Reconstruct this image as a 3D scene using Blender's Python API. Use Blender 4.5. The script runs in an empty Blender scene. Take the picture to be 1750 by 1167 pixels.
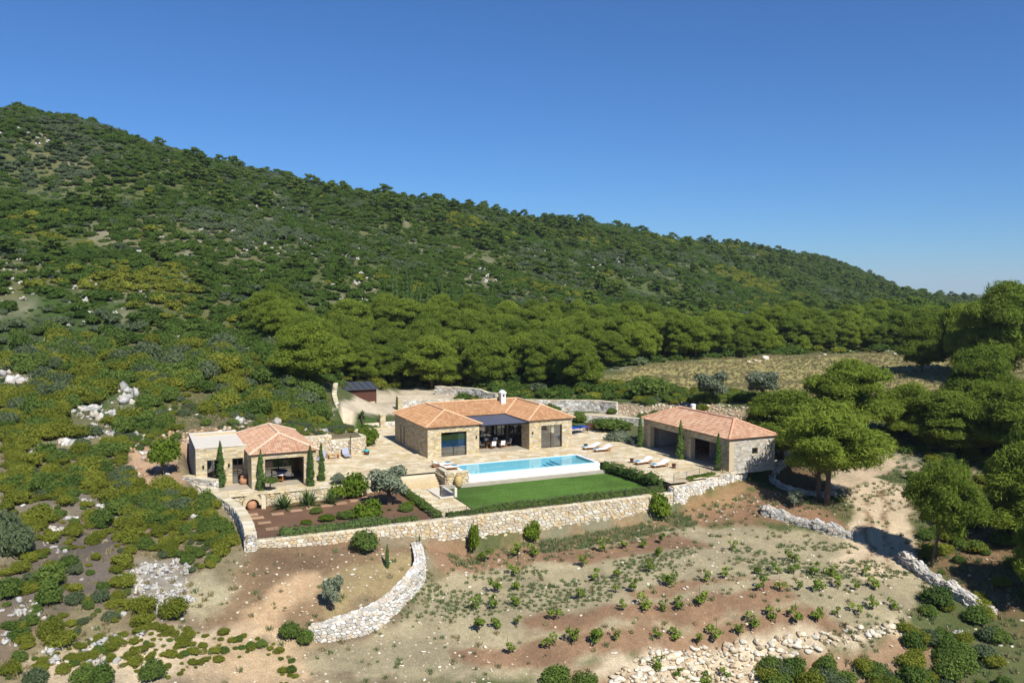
import bpy, bmesh, math, random
import numpy as np
from mathutils import Vector, Matrix

# ------------------------------------------------------------------ camera, sky, sun, exposure
scene = bpy.context.scene
COL = scene.collection
cam_d = bpy.data.cameras.new('camera'); cam = bpy.data.objects.new('camera', cam_d); COL.objects.link(cam)
cam.location = (0, 0, 17.4); cam.rotation_euler = (math.radians(90) - math.atan(85.5 / 1451), 0, 0)
cam_d.sensor_width = 36; cam_d.lens = 36 * 1451 / 1750; cam_d.clip_start = 0.5; cam_d.clip_end = 12000
scene.camera = cam
SUN_AZ = math.atan2(0.482, -0.876); SUN_EL = math.radians(46)
world = bpy.data.worlds.new('World'); scene.world = world; world.use_nodes = True
wn = world.node_tree.nodes; wl = world.node_tree.links
sky = wn.new('ShaderNodeTexSky'); sky.sky_type = 'NISHITA'; sky.sun_disc = False
sky.sun_elevation = SUN_EL; sky.sun_rotation = SUN_AZ; sky.altitude = 60
sky.air_density = 1.0; sky.dust_density = 0.0; sky.ozone_density = 10
tint = wn.new('ShaderNodeMix'); tint.data_type = 'RGBA'; tint.blend_type = 'MULTIPLY'; tint.inputs[0].default_value = 1; tint.inputs[7].default_value = (.575, .80, 1.0, 1)   # clear deep-blue air
wl.new(sky.outputs[0], tint.inputs[6]); wl.new(tint.outputs[2], wn['Background'].inputs[0]); wn['Background'].inputs[1].default_value = 0.082
sd = bpy.data.lights.new('sun', 'SUN'); sd.energy = 5.0; sd.angle = math.radians(0.53); sd.color = (1.0, 0.965, 0.88)
sun = bpy.data.objects.new('sun', sd); COL.objects.link(sun); sun.location = (40, -40, 80)
_to = Vector((math.cos(SUN_EL) * math.sin(SUN_AZ), math.cos(SUN_EL) * math.cos(SUN_AZ), math.sin(SUN_EL)))
sun.rotation_euler = _to.to_track_quat('Z', 'Y').to_euler()
vs = scene.view_settings; vs.view_transform = 'Standard'; vs.look = 'None'; vs.gamma = 1; vs.exposure = 0.42; vs.use_curve_mapping = False
scene.cycles.use_denoising = True; scene.cycles.max_bounces = 8; scene.cycles.transparent_max_bounces = 12
scene.cycles.diffuse_bounces = 5; scene.cycles.glossy_bounces = 3; scene.cycles.transmission_bounces = 6
scene.cycles.caustics_reflective = False; scene.cycles.caustics_refractive = False

# ------------------------------------------------------------------ surveyed positions (metres, world x/y unless said otherwise)
CTRL = [(-9.22, 55.65, -5.5), (-2.73, 51.53, -6.3), (-3.11, 58.86, -5.0), (5.49, 62.51, -4.6), (8.79, 55.45, -5.7), (17.43, 58.28, -5.2), (25.62, 58.23, -5.6), (24.82, 67.42, -4.4), (6.22, 71.04, -3.8), (27.21, 74.11, -3.4), (19.25, 73.4, -3.2), (-5.05, 62.51, -4.6), (28.25, 64.39, -4.8), (12.49, 54.37, -8.0), (22.27, 54.8, -8.2), (28.07, 54.79, -7.8), (32.96, 53.92, -7.4), (0.91, 51.4, -6.8), (-8.04, 50.52, -6.2), (-16.79, 50.01, -5.6), (-11.41, 59.1, -3.4), (-8.58, 62.78, -2.9), (-13.66, 61.85, -2.6), (-16.49, 57.97, -3.0), (-17.98, 60.35, -1.9), (-18.03, 53.93, -3.9), (-13.98, 55.96, -4.1), (-19.61, 48.27, -4.8), (-25.36, 46.31, -3.9), (-27.8, 44.95, -3.6), (-23.62, 66.89, -0.9), (22.39, 143.75, 2.8), (34.45, 132.7, 3.0), (43.64, 132.7, 3.0), (62.61, 144.77, 3.2), (51.22, 166.54, 4.3), (78.58, 156.76, 4.2), (80.38, 134.24, 3.3), (97.29, 162.73, 4.6), (33.09, 90.49, -1.6), (26.5, 83.51, -1.9), (37.85, 94.6, -0.8), (43.16, 93.25, -1.0), (51.06, 89.93, -1.8), (57.55, 95.67, 0.0), (52.76, 101.96, 1.0), (41.96, 99.8, 0.3), (38.97, 76.93, -3.1), (42.56, 73.76, -3.3), (40.7, 67.11, -4.3), (33.62, 66.57, -4.6), (35.1, 61.22, -5.9), (34.69, 56.87, -6.7), (33.65, 79.66, -2.7), (31.58, 69.88, -4.2), (-28.71, 150.88, 2.6), (-7.83, 150.88, 2.6), (7.37, 141.88, 2.3), (31.73, 166.94, 4.5), (14.76, 170.83, 4.2), (-32.57, 53.0, -1.25), (-37.33, 61.0, 0.28), (-43.88, 72.0, 2.28), (-53.41, 88.0, 5.09), (-62.97, 104.0, 7.2), (-80.87, 134.0, 11.68), (-26.55, 56.0, -2.31), (-30.68, 65.0, -0.84), (-38.38, 76.0, 1.44), (-45.76, 91.0, 4.67), (-49.51, 106.0, 7.0), (-32.87, 78.0, 1.02), (-39.46, 94.0, 3.92), (-36.39, 100.0, 4.81), (-30.56, 99.0, 3.55), (-27.94, 102.0, 3.84), (-50.05, 126.0, 8.54), (-66.39, 124.0, 8.68), (-33.68, 130.0, 8.26), (-23.57, 103.0, 3.71), (-25.73, 118.0, 5.01), (-22.08, 60.0, -2.0), (-172.43, 290.0, 77.99), (-110.93, 185.0, 29.8), (-138.55, 232.0, 48.7), (-89.1, 148.0, 17.2), (-154.0, 300.0, 77.06), (-132.82, 312.0, 70.01), (-87.8, 205.0, 31.14), (-64.56, 150.0, 15.13), (-106.92, 330.0, 65.26), (-87.04, 340.0, 61.89), (-57.89, 225.0, 27.88), (-42.64, 165.0, 12.63), (-49.32, 370.0, 57.29), (-30.04, 250.0, 25.63), (-21.71, 180.0, 11.58), (-6.84, 400.0, 52.38), (-4.64, 270.0, 24.44), (-3.31, 192.0, 10.53), (37.67, 440.0, 51.39), (24.92, 290.0, 20.98), (17.24, 200.0, 8.86), (90.52, 480.0, 43.69), (58.66, 310.0, 16.97), (42.68, 225.0, 7.8), (157.51, 540.0, 39.6), (96.54, 330.0, 14.68), (70.35, 240.0, 7.15), (224.95, 590.0, 31.97), (141.43, 370.0, 10.53), (97.61, 255.0, 6.51), (279.41, 620.0, 16.55), (303.8, 600.0, 4.2), (176.08, 390.0, 4.79), (221.5, 420.0, 2.95), (196.84, 330.0, 4.45), (126.73, 240.0, 3.84), (128.4, 215.0, 4.51), (-18.55, 60.79, -1.5), (-12.17, 63.68, -1.9), (-7.16, 65.94, -2.6), (-4.07, 67.11, -3.8), (0.67, 69.25, -3.6), (6.14, 71.72, -3.4), (12.25, 74.7, -3.1), (15.25, 75.84, -2.6), (19.69, 78.17, -1.8), (24.25, 82.64, -1.2), (-32.04, 77.31, 0.9), (-34.1, 81.86, 1.8), (-37.11, 84.89, 3.2), (-30.32, 86.86, 3.0), (-24.69, 88.97, 2.9), (-21.0, 90.52, 2.2), (-17.97, 93.53, 2.0), (-20.4, 100.12, 1.6), (-29.07, 73.16, 0.5), (-8.8, 87.8, 0), (-14.86, 81.77, 0), (2.37, 87.36, 0), (-2.16, 97.38, 0), (13.54, 86.92, 0), (20.01, 92.03, 0), (7.37, 100.59, 0), (-14.97, 101.47, 0), (-13.56, 69.19, -2.0), (-5.86, 71.57, -3.6), (1.93, 76.19, -3.5), (8.72, 78.16, -3.2), (-17.68, 112.32, 0.7), (-16.91, 120.35, 1.0), (-16.15, 128.37, 1.0), (-26.08, 126.08, 1.0), (-9.5, 137.95, 1.2), (-4.74, 122.55, 0.8), (-7.92, 110.14, 0.4), (8.72, 112.17, 0.6), (16.16, 107.85, 0.5), (15.6, 116.37, 1.0), (25.01, 105.26, 1.2), (28.21, 95.73, 0.4), (28.77, 87.21, -0.8), (26.1, 110.14, 2.6), (31.12, 101.44, 2.0), (7.84, 123.84, 0.8), (15.05, 124.9, 1.8), (-250, 330, 88), (-100, 420, 60), (50, 520, 52), (250, 640, 36), (400, 700, 8), (-300, 150, 60), (-200, 60, 26), (-150, 20, 12), (150, 40, -8), (200, 120, -2), (250, 220, 0), (-60, 0, -2), (60, 0, -10), (0, 0, -9), (0, -80, -14), (-300, 500, 60), (100, 800, 10), (500, 500, -5), (-500, 300, 60)]
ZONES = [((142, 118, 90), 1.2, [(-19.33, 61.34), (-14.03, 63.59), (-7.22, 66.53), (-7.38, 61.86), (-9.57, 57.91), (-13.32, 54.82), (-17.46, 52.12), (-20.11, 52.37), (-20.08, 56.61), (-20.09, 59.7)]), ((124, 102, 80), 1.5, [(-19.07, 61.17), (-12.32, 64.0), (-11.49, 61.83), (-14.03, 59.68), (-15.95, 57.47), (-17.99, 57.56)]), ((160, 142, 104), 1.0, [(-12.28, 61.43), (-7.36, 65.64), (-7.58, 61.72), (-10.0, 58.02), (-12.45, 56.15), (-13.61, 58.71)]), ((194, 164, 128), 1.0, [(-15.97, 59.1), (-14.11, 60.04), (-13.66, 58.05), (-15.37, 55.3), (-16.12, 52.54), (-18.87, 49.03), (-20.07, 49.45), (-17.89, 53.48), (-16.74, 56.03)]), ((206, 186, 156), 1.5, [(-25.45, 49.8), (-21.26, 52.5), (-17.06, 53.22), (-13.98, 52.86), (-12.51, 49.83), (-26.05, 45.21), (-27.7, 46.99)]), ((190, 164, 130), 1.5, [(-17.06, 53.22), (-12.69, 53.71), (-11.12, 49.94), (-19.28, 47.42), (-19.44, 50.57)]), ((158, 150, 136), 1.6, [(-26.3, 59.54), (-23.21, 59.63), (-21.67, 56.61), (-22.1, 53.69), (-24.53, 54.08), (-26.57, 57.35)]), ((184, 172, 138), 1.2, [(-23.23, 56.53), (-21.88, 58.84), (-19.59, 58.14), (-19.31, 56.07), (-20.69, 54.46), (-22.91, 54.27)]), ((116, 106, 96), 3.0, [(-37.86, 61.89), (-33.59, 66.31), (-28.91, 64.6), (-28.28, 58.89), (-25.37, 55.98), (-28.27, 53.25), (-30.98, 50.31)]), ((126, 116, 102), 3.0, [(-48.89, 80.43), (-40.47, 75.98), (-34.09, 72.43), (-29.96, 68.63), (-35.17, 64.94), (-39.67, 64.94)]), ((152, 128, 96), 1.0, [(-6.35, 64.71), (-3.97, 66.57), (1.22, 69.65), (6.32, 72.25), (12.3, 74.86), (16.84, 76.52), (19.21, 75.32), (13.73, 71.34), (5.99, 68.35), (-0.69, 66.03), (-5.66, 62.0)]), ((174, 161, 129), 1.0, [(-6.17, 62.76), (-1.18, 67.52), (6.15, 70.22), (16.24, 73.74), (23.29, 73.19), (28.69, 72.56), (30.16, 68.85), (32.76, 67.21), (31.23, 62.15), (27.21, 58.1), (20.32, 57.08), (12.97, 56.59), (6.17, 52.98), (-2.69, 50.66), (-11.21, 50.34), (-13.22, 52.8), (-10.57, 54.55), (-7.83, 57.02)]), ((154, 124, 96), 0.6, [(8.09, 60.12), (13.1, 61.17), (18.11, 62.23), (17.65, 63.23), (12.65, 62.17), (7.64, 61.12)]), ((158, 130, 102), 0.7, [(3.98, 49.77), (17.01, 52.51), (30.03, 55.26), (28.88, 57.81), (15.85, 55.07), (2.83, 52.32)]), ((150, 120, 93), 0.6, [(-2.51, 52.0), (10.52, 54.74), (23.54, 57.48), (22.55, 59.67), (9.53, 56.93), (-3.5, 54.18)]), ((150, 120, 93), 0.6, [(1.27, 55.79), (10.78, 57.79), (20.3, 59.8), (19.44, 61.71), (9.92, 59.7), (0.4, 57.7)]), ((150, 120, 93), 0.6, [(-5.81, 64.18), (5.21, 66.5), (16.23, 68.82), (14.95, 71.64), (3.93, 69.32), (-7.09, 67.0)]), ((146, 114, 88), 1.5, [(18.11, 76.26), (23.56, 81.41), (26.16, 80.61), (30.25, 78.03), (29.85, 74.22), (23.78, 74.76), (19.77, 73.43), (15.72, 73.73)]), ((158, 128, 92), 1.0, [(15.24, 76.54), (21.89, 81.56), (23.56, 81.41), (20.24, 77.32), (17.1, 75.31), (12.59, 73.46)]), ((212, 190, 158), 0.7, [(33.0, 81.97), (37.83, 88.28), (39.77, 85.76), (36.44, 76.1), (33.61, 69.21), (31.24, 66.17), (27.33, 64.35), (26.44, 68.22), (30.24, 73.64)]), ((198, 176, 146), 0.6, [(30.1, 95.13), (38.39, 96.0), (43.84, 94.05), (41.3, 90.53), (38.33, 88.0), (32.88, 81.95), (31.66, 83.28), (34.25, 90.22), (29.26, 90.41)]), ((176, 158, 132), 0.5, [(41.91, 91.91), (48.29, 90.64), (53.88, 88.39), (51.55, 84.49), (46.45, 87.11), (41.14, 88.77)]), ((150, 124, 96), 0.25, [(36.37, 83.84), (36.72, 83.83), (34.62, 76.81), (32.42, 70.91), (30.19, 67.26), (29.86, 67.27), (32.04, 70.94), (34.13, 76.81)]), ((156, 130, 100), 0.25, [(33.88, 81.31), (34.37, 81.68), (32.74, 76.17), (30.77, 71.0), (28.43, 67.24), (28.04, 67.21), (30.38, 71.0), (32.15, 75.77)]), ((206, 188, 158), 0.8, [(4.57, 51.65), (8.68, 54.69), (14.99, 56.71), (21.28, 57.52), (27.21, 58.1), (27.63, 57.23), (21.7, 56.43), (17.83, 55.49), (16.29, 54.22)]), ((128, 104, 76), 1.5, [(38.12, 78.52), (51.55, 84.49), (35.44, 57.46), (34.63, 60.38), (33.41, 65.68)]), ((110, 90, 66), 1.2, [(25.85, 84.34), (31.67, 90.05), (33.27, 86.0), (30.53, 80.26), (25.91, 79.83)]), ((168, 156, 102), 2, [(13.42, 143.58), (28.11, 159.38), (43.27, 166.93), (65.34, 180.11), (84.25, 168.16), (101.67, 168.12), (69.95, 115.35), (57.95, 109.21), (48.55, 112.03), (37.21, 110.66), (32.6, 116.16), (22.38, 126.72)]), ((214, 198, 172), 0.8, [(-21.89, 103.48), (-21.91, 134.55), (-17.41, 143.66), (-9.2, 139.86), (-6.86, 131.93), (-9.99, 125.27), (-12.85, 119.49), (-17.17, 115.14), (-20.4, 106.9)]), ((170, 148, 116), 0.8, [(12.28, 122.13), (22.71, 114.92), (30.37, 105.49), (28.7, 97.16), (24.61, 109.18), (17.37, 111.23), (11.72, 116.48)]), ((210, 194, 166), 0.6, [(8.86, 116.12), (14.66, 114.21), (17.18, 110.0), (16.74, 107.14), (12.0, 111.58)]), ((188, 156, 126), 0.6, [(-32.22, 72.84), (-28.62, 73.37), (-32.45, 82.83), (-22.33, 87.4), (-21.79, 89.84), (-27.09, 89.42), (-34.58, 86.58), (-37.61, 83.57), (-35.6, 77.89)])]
LOWSAND = [[(-25.45, 49.8), (-21.26, 52.5), (-17.06, 53.22), (-13.98, 52.86), (-12.51, 49.83), (-26.05, 45.21), (-27.7, 46.99)], [(-17.06, 53.22), (-12.69, 53.71), (-11.12, 49.94), (-19.28, 47.42), (-19.44, 50.57)]]
TRACKS = [[(33.0, 81.97), (37.83, 88.28), (39.77, 85.76), (36.44, 76.1), (33.61, 69.21), (31.24, 66.17), (27.33, 64.35), (26.44, 68.22), (30.24, 73.64)], [(30.1, 95.13), (38.39, 96.0), (43.84, 94.05), (41.3, 90.53), (38.33, 88.0), (32.88, 81.95), (31.66, 83.28), (34.25, 90.22), (29.26, 90.41)], [(41.91, 91.91), (48.29, 90.64), (53.88, 88.39), (51.55, 84.49), (46.45, 87.11), (41.14, 88.77)]]
FIELD = [(13.42, 143.58), (28.11, 159.38), (43.27, 166.93), (65.34, 180.11), (84.25, 168.16), (101.67, 168.12), (69.95, 115.35), (57.95, 109.21), (48.55, 112.03), (37.21, 110.66), (32.6, 116.16), (22.38, 126.72)]
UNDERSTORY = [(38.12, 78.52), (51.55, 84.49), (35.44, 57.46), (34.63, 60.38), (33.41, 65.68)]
CUTBANK = [(12.28, 122.13), (22.71, 114.92), (30.37, 105.49), (28.7, 97.16), (24.61, 109.18), (17.37, 111.23), (11.72, 116.48)]
VINEYARD = [(-6.17, 62.76), (-1.18, 67.52), (6.15, 70.22), (16.24, 73.74), (23.29, 73.19), (28.69, 72.56), (30.16, 68.85), (32.76, 67.21), (31.23, 62.15), (27.21, 58.1), (20.32, 57.08), (12.97, 56.59), (6.17, 52.98), (-2.69, 50.66), (-11.21, 50.34), (-13.22, 52.8), (-10.57, 54.55), (-7.83, 57.02)]
VINES = [(-2.17, 66.39), (0.47, 67.12), (1.76, 67.45), (7.58, 68.58), (9.14, 68.91), (10.75, 68.99), (12.32, 69.57), (0.15, 64.3), (5.5, 65.59), (11.75, 67.01), (17.87, 68.01), (-1.33, 61.62), (0.37, 61.93), (6.48, 63.02), (7.97, 63.38), (10.52, 64.15), (22.41, 66.7), (-2.7, 58.61), (-1.23, 58.99), (0.3, 59.32), (4.78, 60.06), (7.56, 60.84), (8.95, 61.03), (11.59, 61.75), (14.43, 62.15), (16.07, 62.48), (18.68, 63.09), (20.25, 63.61), (21.54, 63.8), (23.28, 64.02), (24.51, 64.26), (27.32, 65.08), (-2.33, 55.99), (-1.02, 56.32), (0.31, 56.65), (2.88, 57.38), (7.71, 58.33), (9.4, 58.6), (10.77, 58.79), (11.96, 59.06), (13.5, 59.61), (18.29, 60.56), (19.55, 60.79), (20.98, 61.19), (22.6, 61.29), (24.2, 61.81), (25.6, 62.02), (27.2, 62.45), (-0.2, 53.7), (2.47, 54.36), (3.91, 54.74), (5.59, 54.94), (6.82, 55.2), (9.72, 55.9), (11.02, 56.3), (12.59, 56.46), (13.89, 56.87), (15.54, 57.04), (16.72, 57.48), (18.31, 57.89), (19.9, 58.07), (21.35, 58.39), (22.94, 58.66), (24.44, 58.92), (25.73, 59.48), (27.44, 59.84), (9.54, 53.53), (10.82, 53.56), (12.51, 53.89), (14.05, 54.51)]
NAMED_PINES = [((28.68, 89.37), 7.74, 9.55, 'bright green pine shading the corner of the long open pavilion', 'pine'), ((29.54, 78.78), 9.73, 10.59, 'tall two-trunked pine standing beside the dirt track below the ring wall', 'pine'), ((33.63, 66.87), 8.83, 5.71, 'leaning bare-trunked pine casting its shadow across the dirt track', 'pine'), ((39.39, 97.69), 9.57, 10.64, 'broad round-topped pine behind the two-trunked pine at the edge of the dry field', 'pine'), ((49.19, 93.88), 7.13, 10.22, 'wide dark pine standing above the shaded lane', 'pine'), ((56.9, 103.34), 9.54, 8.69, 'upright dense pine rising in front of the dry field at the right', 'pine'), ((54.6, 89.8), 9.56, 9.9, 'dense dark pine at the right picture edge above the shaded lane', 'pine'), ((42.48, 69.47), 8.88, 7.18, 'lowest near pine cut by the right picture edge', 'pine'), ((75.36, 128.47), 16.23, 13.28, 'tallest flat-topped pine breaking the skyline at the right', 'pine'), ((74.7, 133.35), 13.16, 10.29, 'tall pine just left of the skyline pine at the right', 'pine'), ((70.44, 145.43), 10.32, 9.52, 'pine at the far end of the dry field near the hill gap', 'pine'), ((75.98, 143.54), 12.23, 9.89, 'slender crowned pine between the hill gap and the skyline pine', 'pine'), ((46.43, 98.08), 6.75, 7.57, 'dark pine between the round-topped pine and the shaded lane', 'pine'), ((53.15, 93.25), 8.34, 8.48, 'dense pine between the wide lane pine and the right picture edge', 'pine'), ((46.54, 73.69), 10.2, 7.11, 'pine whose crown just enters at the right edge above the lane shade', 'pine'), ((39.54, 60.78), 8.2, 6.91, 'pine at the lower right edge shading the slope beside the dry-stone wall', 'pine')]
CYPRESS = [((-25.92, 74.69), 4.23, 'tall pencil cypress between the two glazed doors of the small house'), ((-21.99, 73.51), 3.7, 'pencil cypress at the left of the wide opening of the small house'), ((-18.07, 75.28), 3.77, 'pencil cypress at the right pier of the small house'), ((-17.54, 77.27), 3.65, 'pencil cypress just behind the right corner of the small house'), ((14.37, 94.31), 3.76, 'pencil cypress at the far end of the long open pavilion'), ((17.5, 87.39), 4.17, 'pencil cypress before the middle pier of the long pavilion'), ((20.05, 81.74), 3.77, 'pencil cypress before the near pier of the long pavilion'), ((-9.24, 61.82), 1.76, 'small lone cypress on the bare plot above the curved wall'), ((-7.27, 65.72), 1.03, 'tiny cypress at the head of the curved wall'), ((-16.15, 118.18), 1.85, 'cypress behind the rear left corner of the villa'), ((-2.94, 128.64), 2.19, 'left of two little cypresses behind the villa roof'), ((1.42, 127.91), 2.0, 'right of two little cypresses behind the villa roof')]
SHRUBS = [('juniper', (-11.11, 63.16), 2.0, 1.7, 'round dark green juniper bush below the garden wall'), ('brightpine', (-31.49, 75.96), 3.25, 3.88, 'yellow-green young pine on the slope left of the small house'), ('olive', (-12.3, 56.57), 1.72, 2.57, 'young grey-green olive tree on the bare plot above the curved wall'), ('bush', (-14.31, 53.42), 1.25, 1.21, 'dark rounded bush at the low end of the curved wall'), ('bush', (-13.27, 53.29), 1.1, 0.98, 'smaller dark bush against the low end of the curved wall'), ('juniper', (-20.53, 47.39), 1.44, 1.14, 'dark blue-green ball bush on the pale sandy ground at lower left'), ('olive', (-10.84, 72.89), 3.92, 3.73, 'large silvery olive tree in the kitchen garden'), ('lemon', (-14.45, 75.81), 2.72, 2.15, 'bright green fruit tree beside the large olive'), ('lemon', (-15.73, 75.13), 2.07, 1.49, 'low fruit bush at the terrace edge'), ('lemon', (-11.6, 67.14), 2.31, 2.0, 'yellow-green lemon tree in the kitchen garden'), ('agave', (-19.53, 71.7), 1.88, 1.32, 'spiky fan-leaved shrub nearest the garden arch'), ('agave', (-17.57, 72.49), 1.9, 1.54, 'middle spiky fan-leaved shrub below the terrace wall'), ('agave', (-15.82, 73.29), 1.62, 1.35, 'spiky fan-leaved shrub beside the fruit bush'), ('vinebush', (-21.19, 73.54), 1.32, 0.84, 'clipped umbrella shrub by the garden arch'), ('ivy', (-3.09, 67.94), 1.69, 2.51, 'bright climbing bush against the front retaining wall'), ('lemon', (1.62, 70.29), 1.45, 1.7, 'fresh green climber at the foot of the front retaining wall'), ('lemon', (13.33, 75.37), 2.18, 2.14, 'tall leafy fig sprouting at the foot of the retaining wall near its right end'), ('bush', (20.17, 122.85), 6.43, 2.79, 'dark broad bush on the field wall left of the pavilion'), ('olive', (26.09, 110.67), 5.03, 4.4, 'grey-green olive tree behind the pavilion roof'), ('olive', (31.89, 107.44), 5.18, 4.58, 'large grey-green olive tree on the field right of the pavilion'), ('olive', (26.1, 77.53), 1.71, 1.87, 'small young olive tree below the ring wall'), ('juniper', (31.09, 60.98), 2.1, 1.47, 'dark wind-bent bush at the low end of the dry-stone wall'), ('bush', (-22.31, 98.91), 2.32, 2.11, 'grey-green bush above the shower wall'), ('palm', (-18.88, 107.44), 1.33, 2.29, 'small bent palm at the end of the gate wall'), ('lemon', (-16.39, 95.41), 2.37, 2.44, 'leafy green shrubs at the corner of the shower wall'), ('lavender', (12.57, 98.79), 3.0, 1.4, 'grey-green lavender mound at the left of the pavilion'), ('lavender', (13.95, 96.88), 1.74, 1.1, 'low grey-green mound against the pavilion end'), ('bush', (12.45, 105.47), 5.09, 1.35, 'climbing bush on the bank left of the pavilion'), ('bush', (8.74, 109.52), 1.81, 1.4, 'small leafy shrub behind the villa corner'), ('olive', (-15.63, 75.96), 1.78, 1.19, 'grey shrub left of large olive')]
FORE_BUSH = [((2.72, 51.32), 1.77, 1.2), ((4.55, 51.42), 1.28, 0.92), ((-23.72, 45.97), 1.27, 0.82), ((-22.71, 45.88), 1.26, 0.95), ((-26.1, 45.29), 1.25, 0.81), ((-33.92, 57.28), 1.97, 2.37), ((-35.44, 58.51), 2.02, 2.42), ((24.64, 54.79), 0.78, 0.59), ((16.87, 54.53), 1.75, 0.92), ((26.0, 54.39), 0.65, 0.4), ((29.07, 55.56), 1.56, 0.85), ((21.01, 55.23), 1.26, 0.98), ((26.68, 54.56), 1.09, 0.79), ((18.57, 54.83), 1.47, 1.06), ((24.12, 55.2), 0.95, 0.54), ((21.43, 54.38), 0.85, 0.65), ((32.96, 57.18), 1.14, 0.74), ((17.19, 54.62), 1.76, 0.94), ((27.81, 56.78), 1.4, 1.07), ((20.45, 55.32), 0.72, 0.48), ((17.21, 55.04), 1.25, 0.97), ((23.93, 54.82), 1.42, 0.75), ((27.42, 56.58), 1.43, 1.13), ((17.66, 54.47), 1.37, 0.75), ((21.14, 54.16), 1.86, 1.0), ((28.25, 53.84), 0.89, 0.61), ((17.54, 54.7), 1.47, 0.99), ((31.03, 57.02), 1.09, 0.83), ((27.05, 55.6), 1.14, 0.9), ((26.68, 55.16), 1.64, 0.98), ((24.25, 55.03), 1.18, 0.7), ((18.22, 54.4), 0.73, 0.54), ((17.09, 54.18), 1.62, 1.05), ((29.55, 56.33), 1.59, 1.0), ((20.5, 54.12), 1.11, 0.68), ((31.79, 55.67), 1.48, 0.82), ((31.79, 56.19), 0.69, 0.54), ((19.51, 54.07), 1.85, 1.26), ((17.12, 55.07), 0.88, 0.54), ((26.74, 53.92), 1.04, 0.57), ((26.41, 55.01), 0.72, 0.48), ((29.7, 57.09), 1.23, 0.88), ((30.2, 55.75), 1.77, 0.98), ((28.71, 54.42), 1.72, 1.12), ((18.62, 55.13), 1.29, 0.71), ((28.47, 56.95), 1.67, 0.95), ((17.1, 54.93), 1.19, 0.8), ((23.53, 55.14), 1.23, 0.96), ((25.5, 53.98), 0.63, 0.5), ((31.83, 54.85), 1.28, 0.84), ((33.45, 57.12), 1.49, 0.99), ((21.8, 54.51), 1.52, 0.81), ((29.0, 55.56), 1.25, 0.86), ((17.62, 54.41), 1.08, 0.82), ((20.57, 54.31), 1.53, 1.05), ((32.95, 57.28), 1.43, 0.98), ((28.72, 55.74), 0.7, 0.39), ((27.91, 56.56), 0.71, 0.43), ((24.67, 54.58), 0.64, 0.47), ((22.34, 54.45), 0.61, 0.48), ((26.38, 53.91), 1.84, 1.38), ((18.62, 54.76), 0.9, 0.66), ((20.17, 55.04), 0.75, 0.4), ((31.63, 53.04), 1.05, 0.76), ((24.64, 54.6), 1.07, 0.74), ((20.92, 55.05), 1.27, 0.71), ((23.96, 54.1), 0.62, 0.33)]
ROCKS = [((-25.94, 59.2), 0.37), ((-24.92, 57.93), 0.48), ((-24.55, 58.82), 0.32), ((-23.56, 58.37), 0.4), ((-25.16, 56.05), 0.46), ((-24.09, 54.65), 0.53), ((-22.92, 53.84), 0.45), ((-22.46, 54.4), 0.37), ((-21.94, 55.23), 0.34), ((-25.86, 57.09), 0.31), ((-25.77, 58.2), 0.36), ((-24.11, 59.38), 0.33), ((-22.3, 57.01), 0.35), ((-59.74, 100.94), 2.78), ((-57.21, 99.54), 2.06), ((-61.69, 102.48), 1.84), ((-44.24, 97.8), 2.7), ((-43.88, 95.18), 2.23), ((-45.55, 91.58), 1.77), ((-43.03, 87.3), 1.8), ((-46.44, 91.09), 1.13), ((-47.55, 89.83), 0.99), ((-41.09, 92.08), 1.52), ((-39.74, 91.61), 1.39), ((-40.59, 94.83), 1.18), ((-38.33, 92.03), 1.01), ((-40.32, 85.36), 0.94), ((-40.64, 84.16), 0.81), ((-42.81, 81.02), 1.9), ((-43.41, 80.56), 1.22), ((-41.12, 82.4), 1.02), ((-37.18, 84.25), 1.28), ((-36.4, 83.11), 0.8), ((-43.81, 92.18), 1.02), ((-41.45, 89.14), 1.23), ((-37.54, 88.17), 0.97), ((-42.51, 95.34), 1.05), ((-50.33, 94.68), 0.91), ((-43.75, 77.35), 1.07), ((-43.98, 78.54), 0.97), ((-33.16, 68.31), 0.85), ((-32.69, 67.92), 0.66), ((-25.44, 67.15), 0.74), ((-31.74, 70.06), 0.48), ((-33.96, 62.23), 0.34), ((-26.21, 57.73), 0.48), ((-26.76, 57.32), 0.4), ((-25.17, 58.93), 0.41), ((-32.74, 59.54), 0.33), ((-22.94, 57.3), 0.39), ((-23.27, 56.13), 0.54), ((-22.52, 55.53), 0.69), ((-24.25, 56.61), 0.47), ((-23.19, 54.98), 0.45), ((-22.95, 58.94), 0.41), ((-25.34, 56.83), 0.35), ((-24.15, 55.41), 0.61), ((-29.54, 91.51), 1.26), ((-26.6, 88.04), 1.46), ((-25.43, 90.42), 1.62), ((-24.49, 94.08), 1.3), ((-31.08, 100.73), 0.83), ((-22.4, 90.84), 0.75), ((-20.25, 92.53), 0.89), ((-23.57, 101.44), 1.12), ((-23.64, 103.31), 1.0), ((-25.75, 106.16), 0.88), ((-44.79, 158.46), 2.84), ((-41.36, 162.14), 3.8), ((-40.43, 165.26), 2.96), ((-29.81, 52.0), 0.29), ((-29.77, 51.28), 0.35), ((-29.5, 48.67), 0.34), ((-25.02, 49.27), 0.41), ((-26.57, 47.65), 0.46), ((-23.7, 50.19), 0.42), ((-23.72, 47.65), 0.39)]
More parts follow.
